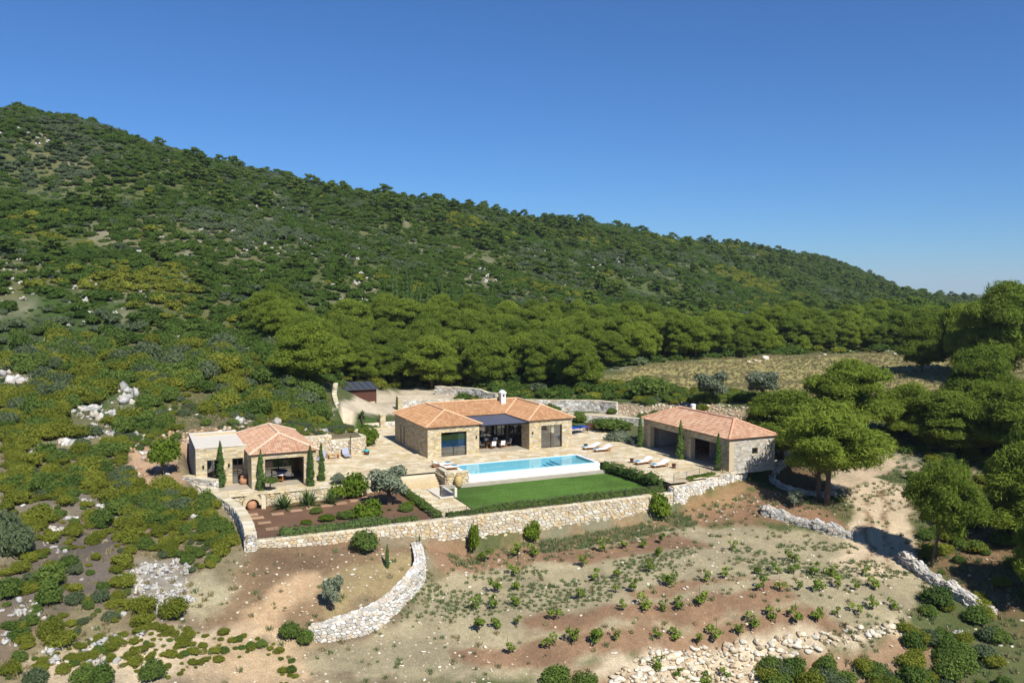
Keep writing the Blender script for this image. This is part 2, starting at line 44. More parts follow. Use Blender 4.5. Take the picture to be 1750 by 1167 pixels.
FIELD_ROCKS = [((49.1, 164.06), 1.58), ((46.77, 163.0), 1.57), ((45.3, 161.76), 1.34), ((47.34, 161.88), 1.12), ((43.93, 161.67), 0.89), ((77.74, 171.75), 1.42), ((79.03, 170.7), 1.65), ((79.97, 168.95), 1.63), ((81.12, 167.69), 1.39), ((82.48, 168.11), 1.16), ((83.83, 161.69), 1.34), ((83.78, 160.1), 1.1), ((73.56, 149.79), 1.03), ((70.15, 149.13), 0.82), ((105.95, 178.29), 1.72), ((106.32, 176.85), 1.95), ((103.87, 176.84), 1.22), ((65.65, 177.57), 1.47), ((64.06, 176.55), 0.97), ((72.65, 181.29), 1.25)]
CURVE_WALL = [(-6.47, 62.31), (-6.59, 61.33), (-7.18, 59.43), (-8.13, 57.46), (-9.33, 55.64), (-10.6, 54.66), (-12.34, 53.66), (-13.27, 53.79)]
RING_WALL = [(27.95, 85.4), (26.28, 84.38), (26.08, 84.07), (26.94, 82.17), (29.03, 80.75), (31.22, 81.35)]
DRY_WALL_A = [(22.44, 75.57), (24.33, 74.84), (26.47, 73.48), (29.16, 71.83)]
DRY_WALL_B = [(31.44, 67.96), (31.82, 65.23), (32.61, 63.14), (33.46, 61.39), (34.45, 59.91)]
LEFT_WALL = [(-29.47, 75.62), (-27.1, 73.32), (-24.26, 69.93), (-22.15, 67.06), (-20.25, 63.11), (-19.38, 60.81)]
LEFT_WALL_STUB = [(-29.46, 75.08), (-26.07, 73.18)]
FOREST = [(-28.0, 107.8), (-24.38, 111.7), (-22.62, 138.99), (-8.24, 139.89), (0.47, 134.93), (11.3, 130.51), (13.82, 147.91), (28.29, 160.45), (43.27, 166.93), (67.57, 186.29), (86.87, 173.44), (140.57, 266.41), (91.13, 218.37), (61.48, 209.67), (31.35, 202.02), (10.03, 193.89), (-9.4, 181.75), (-26.72, 172.2), (-35.96, 165.54), (-41.82, 161.76), (-47.92, 156.24), (-41.98, 136.67), (-32.55, 119.17)]
RUBBLE = [(6.05, 51.83), (9.01, 54.31), (12.9, 56.28), (16.97, 56.64), (22.04, 57.4), (27.14, 57.94), (27.51, 57.67), (21.85, 56.87), (17.48, 55.65), (15.91, 54.22)]
REDBANK = [(-32.22, 72.84), (-28.62, 73.37), (-32.45, 82.83), (-22.33, 87.4), (-21.79, 89.84), (-27.09, 89.42), (-34.58, 86.58), (-37.61, 83.57), (-35.6, 77.89)]
SCRUB_LEFT = [(-80.14, 132.79), (-51.41, 129.47), (-30.61, 111.97), (-22.9, 104.83), (-20.82, 92.2), (-28.52, 94.47), (-38.31, 94.4), (-30.77, 78.19), (-28.12, 73.33), (-23.92, 69.18), (-20.44, 62.11), (-19.31, 57.29), (-20.98, 54.72), (-21.02, 51.87), (-23.06, 48.4), (-24.3, 45.51), (-27.58, 44.57)]
PALE_SLAB = (31.28, 58.02)
# ---- terrain height: thin-plate spline through surveyed spots, plus relief noise, plus the levelled platforms
_N0 = np.random.RandomState(7).rand(256, 256)
def vnoise(x, y, sc, seed=0):
    x = np.asarray(x, float) / sc + seed * 17.3; y = np.asarray(y, float) / sc + seed * 9.7
    xi = np.floor(x).astype(int); yi = np.floor(y).astype(int); fx = x - xi; fy = y - yi
    fx = fx * fx * (3 - 2 * fx); fy = fy * fy * (3 - 2 * fy)
    a = _N0[xi & 255, yi & 255]; b = _N0[(xi + 1) & 255, yi & 255]
    c = _N0[xi & 255, (yi + 1) & 255]; d = _N0[(xi + 1) & 255, (yi + 1) & 255]
    return (a * (1 - fx) + b * fx) * (1 - fy) + (c * (1 - fx) + d * fx) * fy - 0.5
def fbm(x, y, sc, n=3, seed=0):
    return sum(vnoise(x, y, sc / 2 ** i, seed + i) / 1.8 ** i for i in range(n))
def sstep(a, b, x):
    k = np.clip((np.asarray(x, float) - a) / (b - a), 0, 1); return k * k * (3 - 2 * k)
def poly_sd(x, y, poly):                      # signed distance, negative inside
    x = np.asarray(x, float); y = np.asarray(y, float)
    d = np.full(x.shape, 1e18); ins = np.zeros(x.shape, bool); n = len(poly)
    for i in range(n):
        ax, ay = poly[i]; bx, by = poly[(i + 1) % n]
        ex, ey = bx - ax, by - ay; wx, wy = x - ax, y - ay
        k = np.clip((wx * ex + wy * ey) / (ex * ex + ey * ey + 1e-12), 0, 1)
        d = np.minimum(d, (wx - ex * k) ** 2 + (wy - ey * k) ** 2)
        c = ((ay > y) != (by > y))
        ins ^= c & (x < ex * (y - ay) / (ey if abs(ey) > 1e-12 else 1e-12) + ax)
    return np.sqrt(d) * np.where(ins, -1, 1)
SA = math.radians(24.3); CA, SNA = math.cos(SA), math.sin(SA); SO = (-8.8, 87.8)
def to_st(x, y):
    dx = x - SO[0]; dy = y - SO[1]; return dx * CA + dy * SNA, -dx * SNA + dy * CA
def to_xy(s, t): return SO[0] + s * CA - t * SNA, SO[1] + s * SNA + t * CA
PLAT = [  # level, polygon in site coordinates
 (-0.22, [(-23.2,5.4),(-23.2,-7.2),(-20.8,-8.5),(-11.5,-8.7),(-7,-7.4),(-5.2,-6.4),(-1.2,-6.4),(-1.2,-9.0),(16.4,-9.0),(16.75,-19.8),(21.2,-19.0),(27,-17.3),(33,-17.5),(33,-1.5),(25.5,0),(25.5,11),(22,13),(18,13.5),(3.5,13.5),(3.5,22),(-4.3,22),(-4.8,6.2),(-7.5,5.4),(-10.4,4.4)]),
 (-1.3, [(-20.2,-8.3),(-11.5,-8.7),(-7,-7.4),(-5.2,-6.4),(-1.2,-6.4),(-1.2,-9.0),(16.4,-9.0),(16.75,-19.8),(-20.3,-19.8)]),
(-2.2, [(1.0,-9.0),(15.3,-9.0),(15.3,-4.4),(1.0,-4.4)]),
 (-3.6, [(-3.5,-13.2),(-1.3,-13.2),(-1.3,-8.6),(-3.5,-8.6)]),
]
def tps_k(r2): return r2 * np.log(r2 + 1e-9) * 0.5
_cp = np.array(CTRL, float)
def _tps_fit():
    n = len(_cp); X = _cp[:, :2] / 100
    r2 = ((X[:, None] - X[None]) ** 2).sum(-1)
    K = tps_k(r2) + np.eye(n) * 2e-4
    Pm = np.c_[np.ones(n), X]
    Am = np.zeros((n + 3, n + 3)); Am[:n, :n] = K; Am[:n, n:] = Pm; Am[n:, :n] = Pm.T
    return np.linalg.solve(Am, np.r_[_cp[:, 2], 0, 0, 0])
_tw = _tps_fit()
def height(x, y):
    x = np.asarray(x, float); y = np.asarray(y, float); sh = x.shape
    x = x.ravel(); y = y.ravel(); z = np.empty(len(x)); X = _cp[:, :2] / 100; n = len(_cp)
    for i in range(0, len(x), 20000):
        p = np.c_[x[i:i + 20000], y[i:i + 20000]] / 100
        r2 = ((p[:, None] - X[None]) ** 2).sum(-1)
        z[i:i + 20000] = tps_k(r2) @ _tw[:n] + _tw[n] + p @ _tw[n + 1:]
    s, t = to_st(x, y)
    far = sstep(130, 260, np.hypot(x, y))
    z += fbm(x, y, 46, 3, 3) * 5.0 * far
    wild = np.clip(sstep(-22, -28, s) + sstep(30, 36, t) + sstep(36, 44, s), 0, 1)
    z += fbm(x, y, 6, 3, 11) * (0.12 + 0.75 * wild * (1 - far))
    rad = np.hypot(x, y - 150)
    k = sstep(620, 1000, rad); z = z * (1 - k) + k * (-14 + 5 * fbm(x, y, 400, 2, 5))
    for lv, pg in PLAT:
        w = sstep(0.35, -0.05, poly_sd(s, t, pg)); z = z * (1 - w) + lv * w
    return z.reshape(sh)
# ------------------------------------------------------------------ helpers
def lin(c):
    c = np.asarray(c, float) / 255; return np.where(c <= .04045, c / 12.92, ((c + .055) / 1.055) ** 2.4)
def alb(r, g, b, k=1.3): return tuple(np.clip(lin((r, g, b)) / k, 0, .9))
RND = random.Random(5)
def hz(x, y): return float(height(np.array([x]), np.array([y]))[0])

def new_mesh(name, verts, faces, mat=None, cols=None, smooth=False):
    me = bpy.data.meshes.new(name)
    verts = np.asarray(verts, dtype=np.float32)
    if isinstance(faces, np.ndarray):
        n, k = faces.shape
        me.vertices.add(len(verts)); me.vertices.foreach_set('co', verts.ravel())
        me.loops.add(n * k); me.loops.foreach_set('vertex_index', faces.ravel().astype(np.int32))
        me.polygons.add(n); me.polygons.foreach_set('loop_start', np.arange(0, n * k, k, dtype=np.int32))
        me.update(calc_edges=True)
    else:
        me.from_pydata(verts.tolist(), [], faces)
    if cols is not None and len(verts):
        a = me.color_attributes.new('Col', 'FLOAT_COLOR', 'POINT')
        c = np.ones((len(verts), 4), np.float32); c[:, :3] = np.asarray(cols, np.float32); a.data.foreach_set('color', c.ravel())
    if smooth: me.polygons.foreach_set('use_smooth', np.ones(len(me.polygons), bool))
    if mat: me.materials.append(mat)
    me.validate()
    return me
def tag(o, label=None, cat=None, group=None, kind=None):
    if label: o['label'] = label
    if cat: o['category'] = cat
    if group: o['group'] = group
    if kind: o['kind'] = kind
    return o
def link(name, me, parent=None, loc=(0, 0, 0), rot=0, scale=None):
    o = bpy.data.objects.new(name, me); COL.objects.link(o)
    if parent: o.parent = parent
    o.location = loc; o.rotation_euler = (0, 0, rot)
    if scale is not None: o.scale = scale if hasattr(scale, '__len__') else (scale,) * 3
    return o
def thing(name, label, cat, s, t, z=0, group=None, rot=None):      # an Empty at site coordinates, turned to the site grid
    x, y = to_xy(s, t)
    o = link(name, None, None, (x, y, z), SA if rot is None else SA + rot)
    return tag(o, label, cat, group)

class MB:                                                            # collects shapes in site coordinates (s, t, z)
    def __init__(s): s.v = []; s.f = []; s.c = []
    def add(s, vs, fs, col=(.5, .5, .5)):
        b = len(s.v); s.v += [tuple(p) for p in vs]; s.f += [tuple(i + b for i in f) for f in fs]; s.c += [tuple(col)] * len(vs); return s
    def box(s, a0, a1, b0, b1, z0, z1, col=(.5, .5, .5), bev=0):
        if bev:
            e = bev; V = []
            for z, k in ((z0, e), (z0 + e, 0), (z1 - e, 0), (z1, e)):
                V += [(a0 + k, b0 + k, z), (a1 - k, b0 + k, z), (a1 - k, b1 - k, z), (a0 + k, b1 - k, z)]
            F = [(3, 2, 1, 0), (12, 13, 14, 15)]
            for r in range(3):
                for i in range(4): j = (i + 1) % 4; F.append((r * 4 + i, r * 4 + j, r * 4 + 4 + j, r * 4 + 4 + i))
            return s.add(V, F, col)
        return s.add([(a0, b0, z0), (a1, b0, z0), (a1, b1, z0), (a0, b1, z0), (a0, b0, z1), (a1, b0, z1), (a1, b1, z1), (a0, b1, z1)],
                     [(3, 2, 1, 0), (4, 5, 6, 7), (0, 1, 5, 4), (1, 2, 6, 5), (2, 3, 7, 6), (3, 0, 4, 7)], col)
    def tube(s, pts, rad, n=6, col=(.5, .5, .5), cap=True):
        P = [Vector(p) for p in pts]; rad = rad if hasattr(rad, '__len__') else [rad] * len(P); V = []; F = []
        for i, p in enumerate(P):
            d = (P[min(i + 1, len(P) - 1)] - P[max(i - 1, 0)]).normalized()
            a = d.cross(Vector((0, 0, 1)) if abs(d.z) < .9 else Vector((1, 0, 0))).normalized(); b = d.cross(a)
            for k in range(n):
                q = 2 * math.pi * k / n; V.append(p + (a * math.cos(q) + b * math.sin(q)) * rad[i])
        for i in range(len(P) - 1):
            for k in range(n): j = (k + 1) % n; F.append((i * n + k, i * n + j, i * n + n + j, i * n + n + k))
        if cap: F.append(tuple(range(n))[::-1]); F.append(tuple((len(P) - 1) * n + k for k in range(n)))
        return s.add(V, F, col)
    def lathe(s, c, prof, n=14, col=(.5, .5, .5)):
        V = []; F = []
        for r, z in prof:
            for k in range(n): q = 2 * math.pi * k / n; V.append((c[0] + r * math.cos(q), c[1] + r * math.sin(q), c[2] + z))
        for i in range(len(prof) - 1):
            for k in range(n): j = (k + 1) % n; F.append((i * n + k, i * n + j, i * n + n + j, i * n + n + k))
        F.append(tuple(range(n))[::-1]); F.append(tuple((len(prof) - 1) * n + k for k in range(n)))
        return s.add(V, F, col)
    def build(s, name, mat, parent=None, org=(0, 0, 0), smooth=False):
        me = new_mesh(name, np.asarray(s.v, float) - np.asarray(org, float), s.f, mat, s.c, smooth)
        if parent: return link(name, me, parent)
        x, y = to_xy(org[0], org[1]); return link(name, me, None, (x, y, org[2]), SA)

# ------------------------------------------------------------------ materials
def mat(name): 
    m = bpy.data.materials.new(name); m.use_nodes = True; return m, m.node_tree.nodes, m.node_tree.links, m.node_tree.nodes['Principled BSDF']
def noise_mul(nt, lk, col_socket, scale, lo, hi, coord='pos', detail=4, rough=.6):
    g = nt.new('ShaderNodeNewGeometry') if coord == 'pos' else nt.new('ShaderNodeTexCoord')
    n = nt.new('ShaderNodeTexNoise'); n.inputs['Scale'].default_value = scale; n.inputs['Detail'].default_value = detail; n.inputs['Roughness'].default_value = rough
    lk.new(g.outputs['Position'] if coord == 'pos' else g.outputs['Object'], n.inputs['Vector'])
    r = nt.new('ShaderNodeMapRange'); r.inputs[1].default_value = .25; r.inputs[2].default_value = .75; r.inputs[3].default_value = lo; r.inputs[4].default_value = hi
    lk.new(n.outputs['Fac'], r.inputs[0])
    m = nt.new('ShaderNodeVectorMath'); m.operation = 'SCALE'
    lk.new(col_socket, m.inputs[0]); lk.new(r.outputs[0], m.inputs['Scale'])
    return m.outputs[0], n
def m_attr(name, rough=.85, scales=((6, .8, 1.2),), bump=0, bscale=20, spec=.3):
    m, nt, lk, b = mat(name); a = nt.new('ShaderNodeAttribute'); a.attribute_name = 'Col'; c = a.outputs['Color']
    for sc, lo, hi in scales: c, n = noise_mul(nt, lk, c, sc, lo, hi)
    lk.new(c, b.inputs['Base Color']); b.inputs['Roughness'].default_value = rough; b.inputs['Specular IOR Level'].default_value = spec
    if bump:
        g = nt.new('ShaderNodeNewGeometry'); n = nt.new('ShaderNodeTexNoise'); n.inputs['Scale'].default_value = bscale; n.inputs['Detail'].default_value = 5
        lk.new(g.outputs['Position'], n.inputs['Vector']); bp = nt.new('ShaderNodeBump'); bp.inputs['Strength'].default_value = bump; bp.inputs['Distance'].default_value = .1
        lk.new(n.outputs['Fac'], bp.inputs['Height']); lk.new(bp.outputs[0], b.inputs['Normal'])
    return m
def m_flat(name, col, rough=.6, metal=0, spec=.4, var=.12, scale=8):
    m, nt, lk, b = mat(name); c = nt.new('ShaderNodeRGB'); c.outputs[0].default_value = (*col, 1)
    o, n = noise_mul(nt, lk, c.outputs[0], scale, 1 - var, 1 + var)
    lk.new(o, b.inputs['Base Color']); b.inputs['Roughness'].default_value = rough; b.inputs['Metallic'].default_value = metal; b.inputs['Specular IOR Level'].default_value = spec
    return m
def m_leaf(name, dark, light, trans=.25, nscale=.9, hue=.0):
    m, nt, lk, b = mat(name); out = nt['Material Output']; nt.remove(b)
    oi = nt.new('ShaderNodeObjectInfo'); ge = nt.new('ShaderNodeNewGeometry')
    n = nt.new('ShaderNodeTexNoise'); n.inputs['Scale'].default_value = nscale; n.inputs['Detail'].default_value = 3
    lk.new(ge.outputs['Position'], n.inputs['Vector'])
    ri = ge.outputs['Random Per Island']
    s1 = nt.new('ShaderNodeMath'); s1.operation = 'MULTIPLY_ADD'; lk.new(oi.outputs['Random'], s1.inputs[0]); s1.inputs[1].default_value = .55; 
    s2 = nt.new('ShaderNodeMath'); s2.operation = 'MULTIPLY_ADD'; lk.new(n.outputs['Fac'], s2.inputs[0]); s2.inputs[1].default_value = .7; s2.inputs[2].default_value = -.33
    s3 = nt.new('ShaderNodeMath'); s3.operation = 'MULTIPLY_ADD'; lk.new(ri, s3.inputs[0]); s3.inputs[1].default_value = .4; s3.inputs[2].default_value = -.05
    lk.new(s2.outputs[0], s1.inputs[2]); ad = nt.new('ShaderNodeMath'); ad.operation = 'ADD'; ad.use_clamp = True; lk.new(s1.outputs[0], ad.inputs[0]); lk.new(s3.outputs[0], ad.inputs[1])
    mx = nt.new('ShaderNodeMix'); mx.data_type = 'RGBA'; mx.inputs[6].default_value = (*dark, 1); mx.inputs[7].default_value = (*light, 1); lk.new(ad.outputs[0], mx.inputs[0])
    d = nt.new('ShaderNodeBsdfDiffuse'); t = nt.new('ShaderNodeBsdfTranslucent'); ms = nt.new('ShaderNodeMixShader'); ms.inputs[0].default_value = trans
    lk.new(mx.outputs[2], d.inputs[0]); lk.new(mx.outputs[2], t.inputs[0]); lk.new(d.outputs[0], ms.inputs[1]); lk.new(t.outputs[0], ms.inputs[2]); lk.new(ms.outputs[0], out.inputs[0])
    return m
def m_glass(name, tint, refl_lo, ior=1.45, rough=0.0, bump=0):
    m, nt, lk, b = mat(name); out = nt['Material Output']; nt.remove(b)
    tr = nt.new('ShaderNodeBsdfTransparent'); tr.inputs[0].default_value = (*tint, 1)
    gl = nt.new('ShaderNodeBsdfGlossy'); gl.inputs['Roughness'].default_value = rough; gl.inputs[0].default_value = (.95, .97, 1, 1)
    fr = nt.new('ShaderNodeFresnel'); fr.inputs[0].default_value = ior
    if bump:
        g = nt.new('ShaderNodeNewGeometry'); n = nt.new('ShaderNodeTexNoise'); n.inputs['Scale'].default_value = 2.2; n.inputs['Detail'].default_value = 2; lk.new(g.outputs['Position'], n.inputs['Vector'])
        bp = nt.new('ShaderNodeBump'); bp.inputs['Strength'].default_value = bump; bp.inputs['Distance'].default_value = .05; lk.new(n.outputs['Fac'], bp.inputs['Height'])
        lk.new(bp.outputs[0], gl.inputs['Normal']); lk.new(bp.outputs[0], fr.inputs['Normal'])
    r = nt.new('ShaderNodeMapRange'); r.inputs[3].default_value = refl_lo; r.inputs[4].default_value = 1; lk.new(fr.outputs[0], r.inputs[0])
    ms = nt.new('ShaderNodeMixShader'); lk.new(r.outputs[0], ms.inputs[0]); lk.new(tr.outputs[0], ms.inputs[1]); lk.new(gl.outputs[0], ms.inputs[2]); lk.new(ms.outputs[0], out.inputs[0])
    return m
M = {}
M['stone'] = m_attr('stone', .9, ((2.5, .82, 1.15), (18, .85, 1.12)), .35, 30)
M['flag'] = m_attr('flagstone', .85, ((.45, .9, 1.08), (5, .88, 1.1)), .2, 25)
M['tile'] = m_attr('clay_tile', .85, ((1.2, .88, 1.1), (25, .9, 1.1)), .15, 40)
M['mortar'] = m_flat('mortar', alb(205, 188, 155), .95, var=.15, scale=9)
M['mortar_dark'] = m_flat('wall_core', alb(150, 130, 104), .95, var=.25, scale=6)
M['plaster'] = m_flat('plaster', alb(226, 218, 204), .9, var=.05, scale=3)
M['white'] = m_flat('white_paint', (.80, .80, .79), .7, var=.04, scale=4)
M['inner'] = m_flat('inner_wall', alb(205, 198, 186), .9, var=.05)
M['floor_in'] = m_flat('inner_floor', alb(190, 178, 158), .5, var=.08)
M['dark'] = m_flat('dark_metal', (.025, .026, .028), .45, .2, var=.1)
M['rust'] = m_flat('iron_rail', (.07, .055, .045), .7, var=.2)
M['wood'] = m_flat('teak', alb(176, 122, 66), .6, var=.2, scale=14)
M['wood_dark'] = m_flat('dark_wood', alb(92, 54, 40), .7, var=.2, scale=6)
M['cushion'] = m_flat('cushion', (.78, .77, .74), .95, var=.03)
M['towel'] = m_flat('towel', alb(40, 150, 190), .95, var=.06)
M['blue'] = m_flat('blue_top', alb(38, 84, 190), .5, var=.05)
M['bluecloth'] = m_flat('blue_cloth', alb(90, 130, 190), .95, var=.05)
M['greycloth'] = m_flat('grey_cloth', alb(170, 172, 190), .95, var=.05)
M['terracotta'] = m_flat('terracotta', alb(190, 140, 104), .85, var=.15)
M['amphora'] = m_flat('amphora_clay', alb(206, 178, 120), .85, var=.15)
M['turq'] = m_flat('turquoise', alb(50, 180, 190), .5, var=.05)
M['pergola'] = m_flat('pergola_cover', alb(92, 96, 112), .6, var=.06, scale=3)
M['carroof'] = m_flat('shed_roof', alb(74, 78, 86), .6, var=.1, scale=3)
M['pooltile'] = m_flat('pool_lining', alb(168, 210, 222, 1.2), .4, var=.05, scale=6)
M['glass'] = m_glass('window_glass', (.72, .78, .76), .22)
M['water'] = m_glass('pool_water', (.72, .93, .985), .01, 1.25, 0.0, .05)
M['curtain'] = m_flat('curtain', (.7, .72, .68), .95, var=.05)
M['rock'] = m_attr('limestone', .92, ((1.5, .75, 1.15), (9, .7, 1.2)), .6, 7)
M['bark'] = m_flat('bark', alb(118, 100, 84), .95, var=.35, scale=5)
M['bark_dark'] = m_flat('bark_dark', alb(84, 70, 58), .95, var=.35, scale=5)
M['soil'] = m_attr('garden_soil', .95, ((1.2, .85, 1.12), (14, .8, 1.2)), .5, 18)
M['lawn'] = m_attr('lawn', .95, ((.5, .8, 1.15), (3, .85, 1.15), (30, .8, 1.2)), .5, 40)
M['pine'] = m_leaf('pine_needles', (.110, .165, .028), (.310, .385, .055), .5)
M['pinefar'] = m_leaf('pine_far', (.068, .122, .028), (.165, .230, .044), .5, .15)
M['maquis'] = m_leaf('maquis', (.064, .118, .026), (.142, .215, .044), .5, .12)
M['heath'] = m_leaf('heath', (.150, .180, .028), (.330, .345, .056), .5, .3)
M['olive'] = m_leaf('olive_leaves', (.140, .170, .105), (.300, .335, .225), .3, .9)
M['cypress'] = m_leaf('cypress_needles', (.050, .092, .026), (.120, .180, .050), .2, 1.5)
M['hedge'] = m_leaf('hedge_leaves', (.060, .106, .028), (.150, .210, .050), .4, 1.2)
M['lemon'] = m_leaf('bright_leaves', (.080, .140, .018), (.230, .305, .038), .45, 1.2)
M['agave'] = m_leaf('fan_leaves', (.065, .115, .035), (.150, .215, .065), .2, 1.2)
M['vine'] = m_leaf('vine_leaves', (.100, .165, .024), (.260, .340, .055), .3, 1.2)
M['maquisnear'] = m_leaf('maquis_near', (.092, .155, .036), (.215, .290, .066), .5, .5)
M['greyscrub'] = m_leaf('grey_scrub', (.105, .148, .072), (.200, .245, .128), .5, .3)
M['lawnblade'] = m_leaf('lawn_blades', (.085, .150, .026), (.180, .255, .050), .4, .5)
M['grass'] = m_leaf('sage_grass', (.150, .205, .085), (.270, .320, .150), .5, .6)
M['drygrass'] = m_leaf('dry_grass', (.19, .16, .08), (.36, .31, .17), .2, .6)
# ------------------------------------------------------------------ ground sheet
def axis(a0, a1, step, lo, hi, g=1.13):
    c = list(np.arange(a0, a1 + 1e-6, step)); d = step
    while c[-1] < hi: d *= g; c.append(c[-1] + d)
    d = step
    while c[0] > lo: d *= g; c.insert(0, c[0] - d)
    return np.array(c)
ax_s = axis(-36, 46, .42, -5200, 5200); ax_t = axis(-56, 30, .42, -3500, 5600)
gs, gt = np.meshgrid(ax_s, ax_t, indexing='ij'); gx, gy = to_xy(gs, gt); gz = height(gx, gy)
def ground_colour(x, y):
    x = x.ravel(); y = y.ravel(); c = np.empty((len(x), 3))
    a, b = lin((108, 108, 70)), lin((70, 90, 44)); k = np.clip(.5 + fbm(x, y, 14, 3, 21) * 1.6, 0, 1)[:, None]
    c[:] = a * (1 - k) + b * k
    near = sstep(105, 85, np.hypot(x, y))[:, None] * sstep(0, -10, x)[:, None]
    a, b = lin((128, 112, 92)), lin((150, 138, 104)); k = np.clip(.5 + fbm(x, y, 5, 3, 31) * 1.8, 0, 1)[:, None]
    c = c * (1 - near) + (a * (1 - k) + b * k) * near
    pale = sstep(.20, .45, fbm(x, y, 9, 3, 41))[:, None] * .55; c = c * (1 - pale) + lin((160, 152, 132)) * pale
    wx = x + fbm(x, y, 3, 2, 51) * 1.1; wy = y + fbm(x, y, 3, 2, 61) * 1.1
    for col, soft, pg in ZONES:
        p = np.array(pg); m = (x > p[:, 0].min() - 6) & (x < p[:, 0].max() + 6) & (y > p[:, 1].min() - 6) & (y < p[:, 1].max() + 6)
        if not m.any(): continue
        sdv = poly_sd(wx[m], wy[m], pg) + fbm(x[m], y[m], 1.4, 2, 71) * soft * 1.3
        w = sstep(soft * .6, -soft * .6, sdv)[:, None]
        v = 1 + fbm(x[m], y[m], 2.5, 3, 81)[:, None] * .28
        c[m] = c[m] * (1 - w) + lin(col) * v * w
    far = sstep(900, 1500, np.hypot(x, y))[:, None]; c = c * (1 - far) + lin((84, 92, 62)) * far
    return np.clip(c / 1.3, 0, .9)
ni, nj = gs.shape; idx = np.arange(ni * nj).reshape(ni, nj)
quads = np.stack([idx[:-1, :-1], idx[1:, :-1], idx[1:, 1:], idx[:-1, 1:]], -1).reshape(-1, 4)
# far ridge on the horizon
rr = np.hypot(gx, gy); gz = gz + sstep(2400, 3400, rr) * (1 - sstep(4200, 5200, rr)) * (18 + 14 * fbm(gx, gy, 900, 3, 9)) 
M['ground'] = m_attr('ground', .95, ((.35, .88, 1.12), (2.2, .80, 1.16), (9, .72, 1.24), (30, .7, 1.3)), .8, 12, .15)
ground_o = link('ground', new_mesh('ground', np.c_[gx.ravel(), gy.ravel(), gz.ravel()], quads, M['ground'], ground_colour(gx, gy), True)); tag(ground_o, kind='structure')

# ------------------------------------------------------------------ stone work
def clip_half(poly, nx, ny, d):                   # keep nx*x+ny*y <= d
    out = []; n = len(poly)
    for i in range(n):
        a = poly[i]; b = poly[(i + 1) % n]; fa = nx * a[0] + ny * a[1] - d; fb = nx * b[0] + ny * b[1] - d
        if fa <= 0: out.append(a)
        if (fa < 0) != (fb < 0) and fa != fb:
            k = fa / (fa - fb); out.append((a[0] + (b[0] - a[0]) * k, a[1] + (b[1] - a[1]) * k))
    return out
def cells(u0, u1, v0, v1, du, dv, jit, rng, keep=None):
    nu = max(1, int(round((u1 - u0) / du))); nv = max(1, int(round((v1 - v0) / dv))); du = (u1 - u0) / nu; dv = (v1 - v0) / nv
    P = {}
    for i in range(-2, nu + 2):
        for j in range(-2, nv + 2):
            P[i, j] = (u0 + (i + .5 + (.5 if j % 2 else 0) * .6 + rng.uniform(-jit, jit)) * du, v0 + (j + .5 + rng.uniform(-jit, jit)) * dv)
    out = []; asp = du / dv
    for i in range(0, nu):
        for j in range(0, nv):
            p = P[i, j]
            if keep and not keep(*p): continue
            poly = [(p[0] - 2 * du, p[1] - 2 * dv), (p[0] + 2 * du, p[1] - 2 * dv), (p[0] + 2 * du, p[1] + 2 * dv), (p[0] - 2 * du, p[1] + 2 * dv)]
            for a in (-2, -1, 0, 1, 2):
                for b in (-2, -1, 0, 1, 2):
                    q = P.get((i + a, j + b))
                    if (a or b) and q:
                        nx = q[0] - p[0]; ny = (q[1] - p[1]) * asp * asp
                        poly = clip_half(poly, nx, ny, (nx * (p[0] + q[0]) + ny * (p[1] + q[1])) / 2)
                        if len(poly) < 3: break
                if len(poly) < 3: break
            if len(poly) < 3: continue
            poly = clip_half(clip_half(clip_half(clip_half(poly, 1, 0, u1), -1, 0, -u0), 0, 1, v1), 0, -1, -v0)
            if len(poly) >= 3: out.append((p, poly))
    return out
def slab(mb, poly, fn, gap, proud, inset, col, base=-.05):  # a stone: footprint polygon, pushed out of the wall by `proud`
    cx = sum(p[0] for p in poly) / len(poly); cy = sum(p[1] for p in poly) / len(poly)
    def shr(g):
        o = []
        for p in poly:
            dx, dy = p[0] - cx, p[1] - cy; l = math.hypot(dx, dy) + 1e-9; k = max(.2, (l - g) / l); o.append((cx + dx * k, cy + dy * k))
        return o
    a = shr(gap); b = shr(gap + inset); n = len(poly)
    V = [fn(x, y, base) for x, y in a] + [fn(x, y, proud * .6) for x, y in a] + [fn(x, y, proud) for x, y in b]
    F = [tuple(2 * n + i for i in range(n))]
    for r in range(2):
        for i in range(n): j = (i + 1) % n; F.append((r * n + i, r * n + j, r * n + n + j, r * n + n + i))
    mb.add(V, F, col)
PAL_ASH = [alb(*c) for c in ((222, 204, 166), (232, 217, 184), (208, 188, 148), (198, 185, 156), (228, 207, 158), (214, 203, 180), (203, 180, 138))]
PAL_RUB = [alb(*c) for c in ((222, 208, 182), (232, 221, 198), (214, 197, 168), (208, 194, 172), (226, 204, 166), (216, 190, 150), (234, 226, 210))]
PAL_WHITE = [alb(*c) for c in ((228, 222, 210), (238, 234, 226), (212, 204, 190), (196, 190, 180), (226, 210, 186), (242, 238, 232))]
PAL_GREY = [alb(*c) for c in ((190, 186, 180), (206, 202, 196), (176, 172, 164), (214, 206, 192), (196, 186, 170))]
PAL_FLAG = [alb(*c) for c in ((226, 208, 172), (232, 216, 182), (218, 198, 160), (208, 190, 154), (236, 222, 192), (222, 204, 174), (214, 190, 146))]
PAL_TILE = [alb(*c) for c in ((200, 150, 108), (206, 158, 116), (190, 142, 100), (210, 164, 122), (196, 147, 105))]
PAL_TILE_P = [alb(*c) for c in ((208, 166, 136), (200, 154, 124), (214, 176, 146), (192, 146, 116), (212, 170, 138))]
def vary(c, r, a=.1): k = 1 + r.uniform(-a, a); return tuple(min(.9, x * k) for x in c)

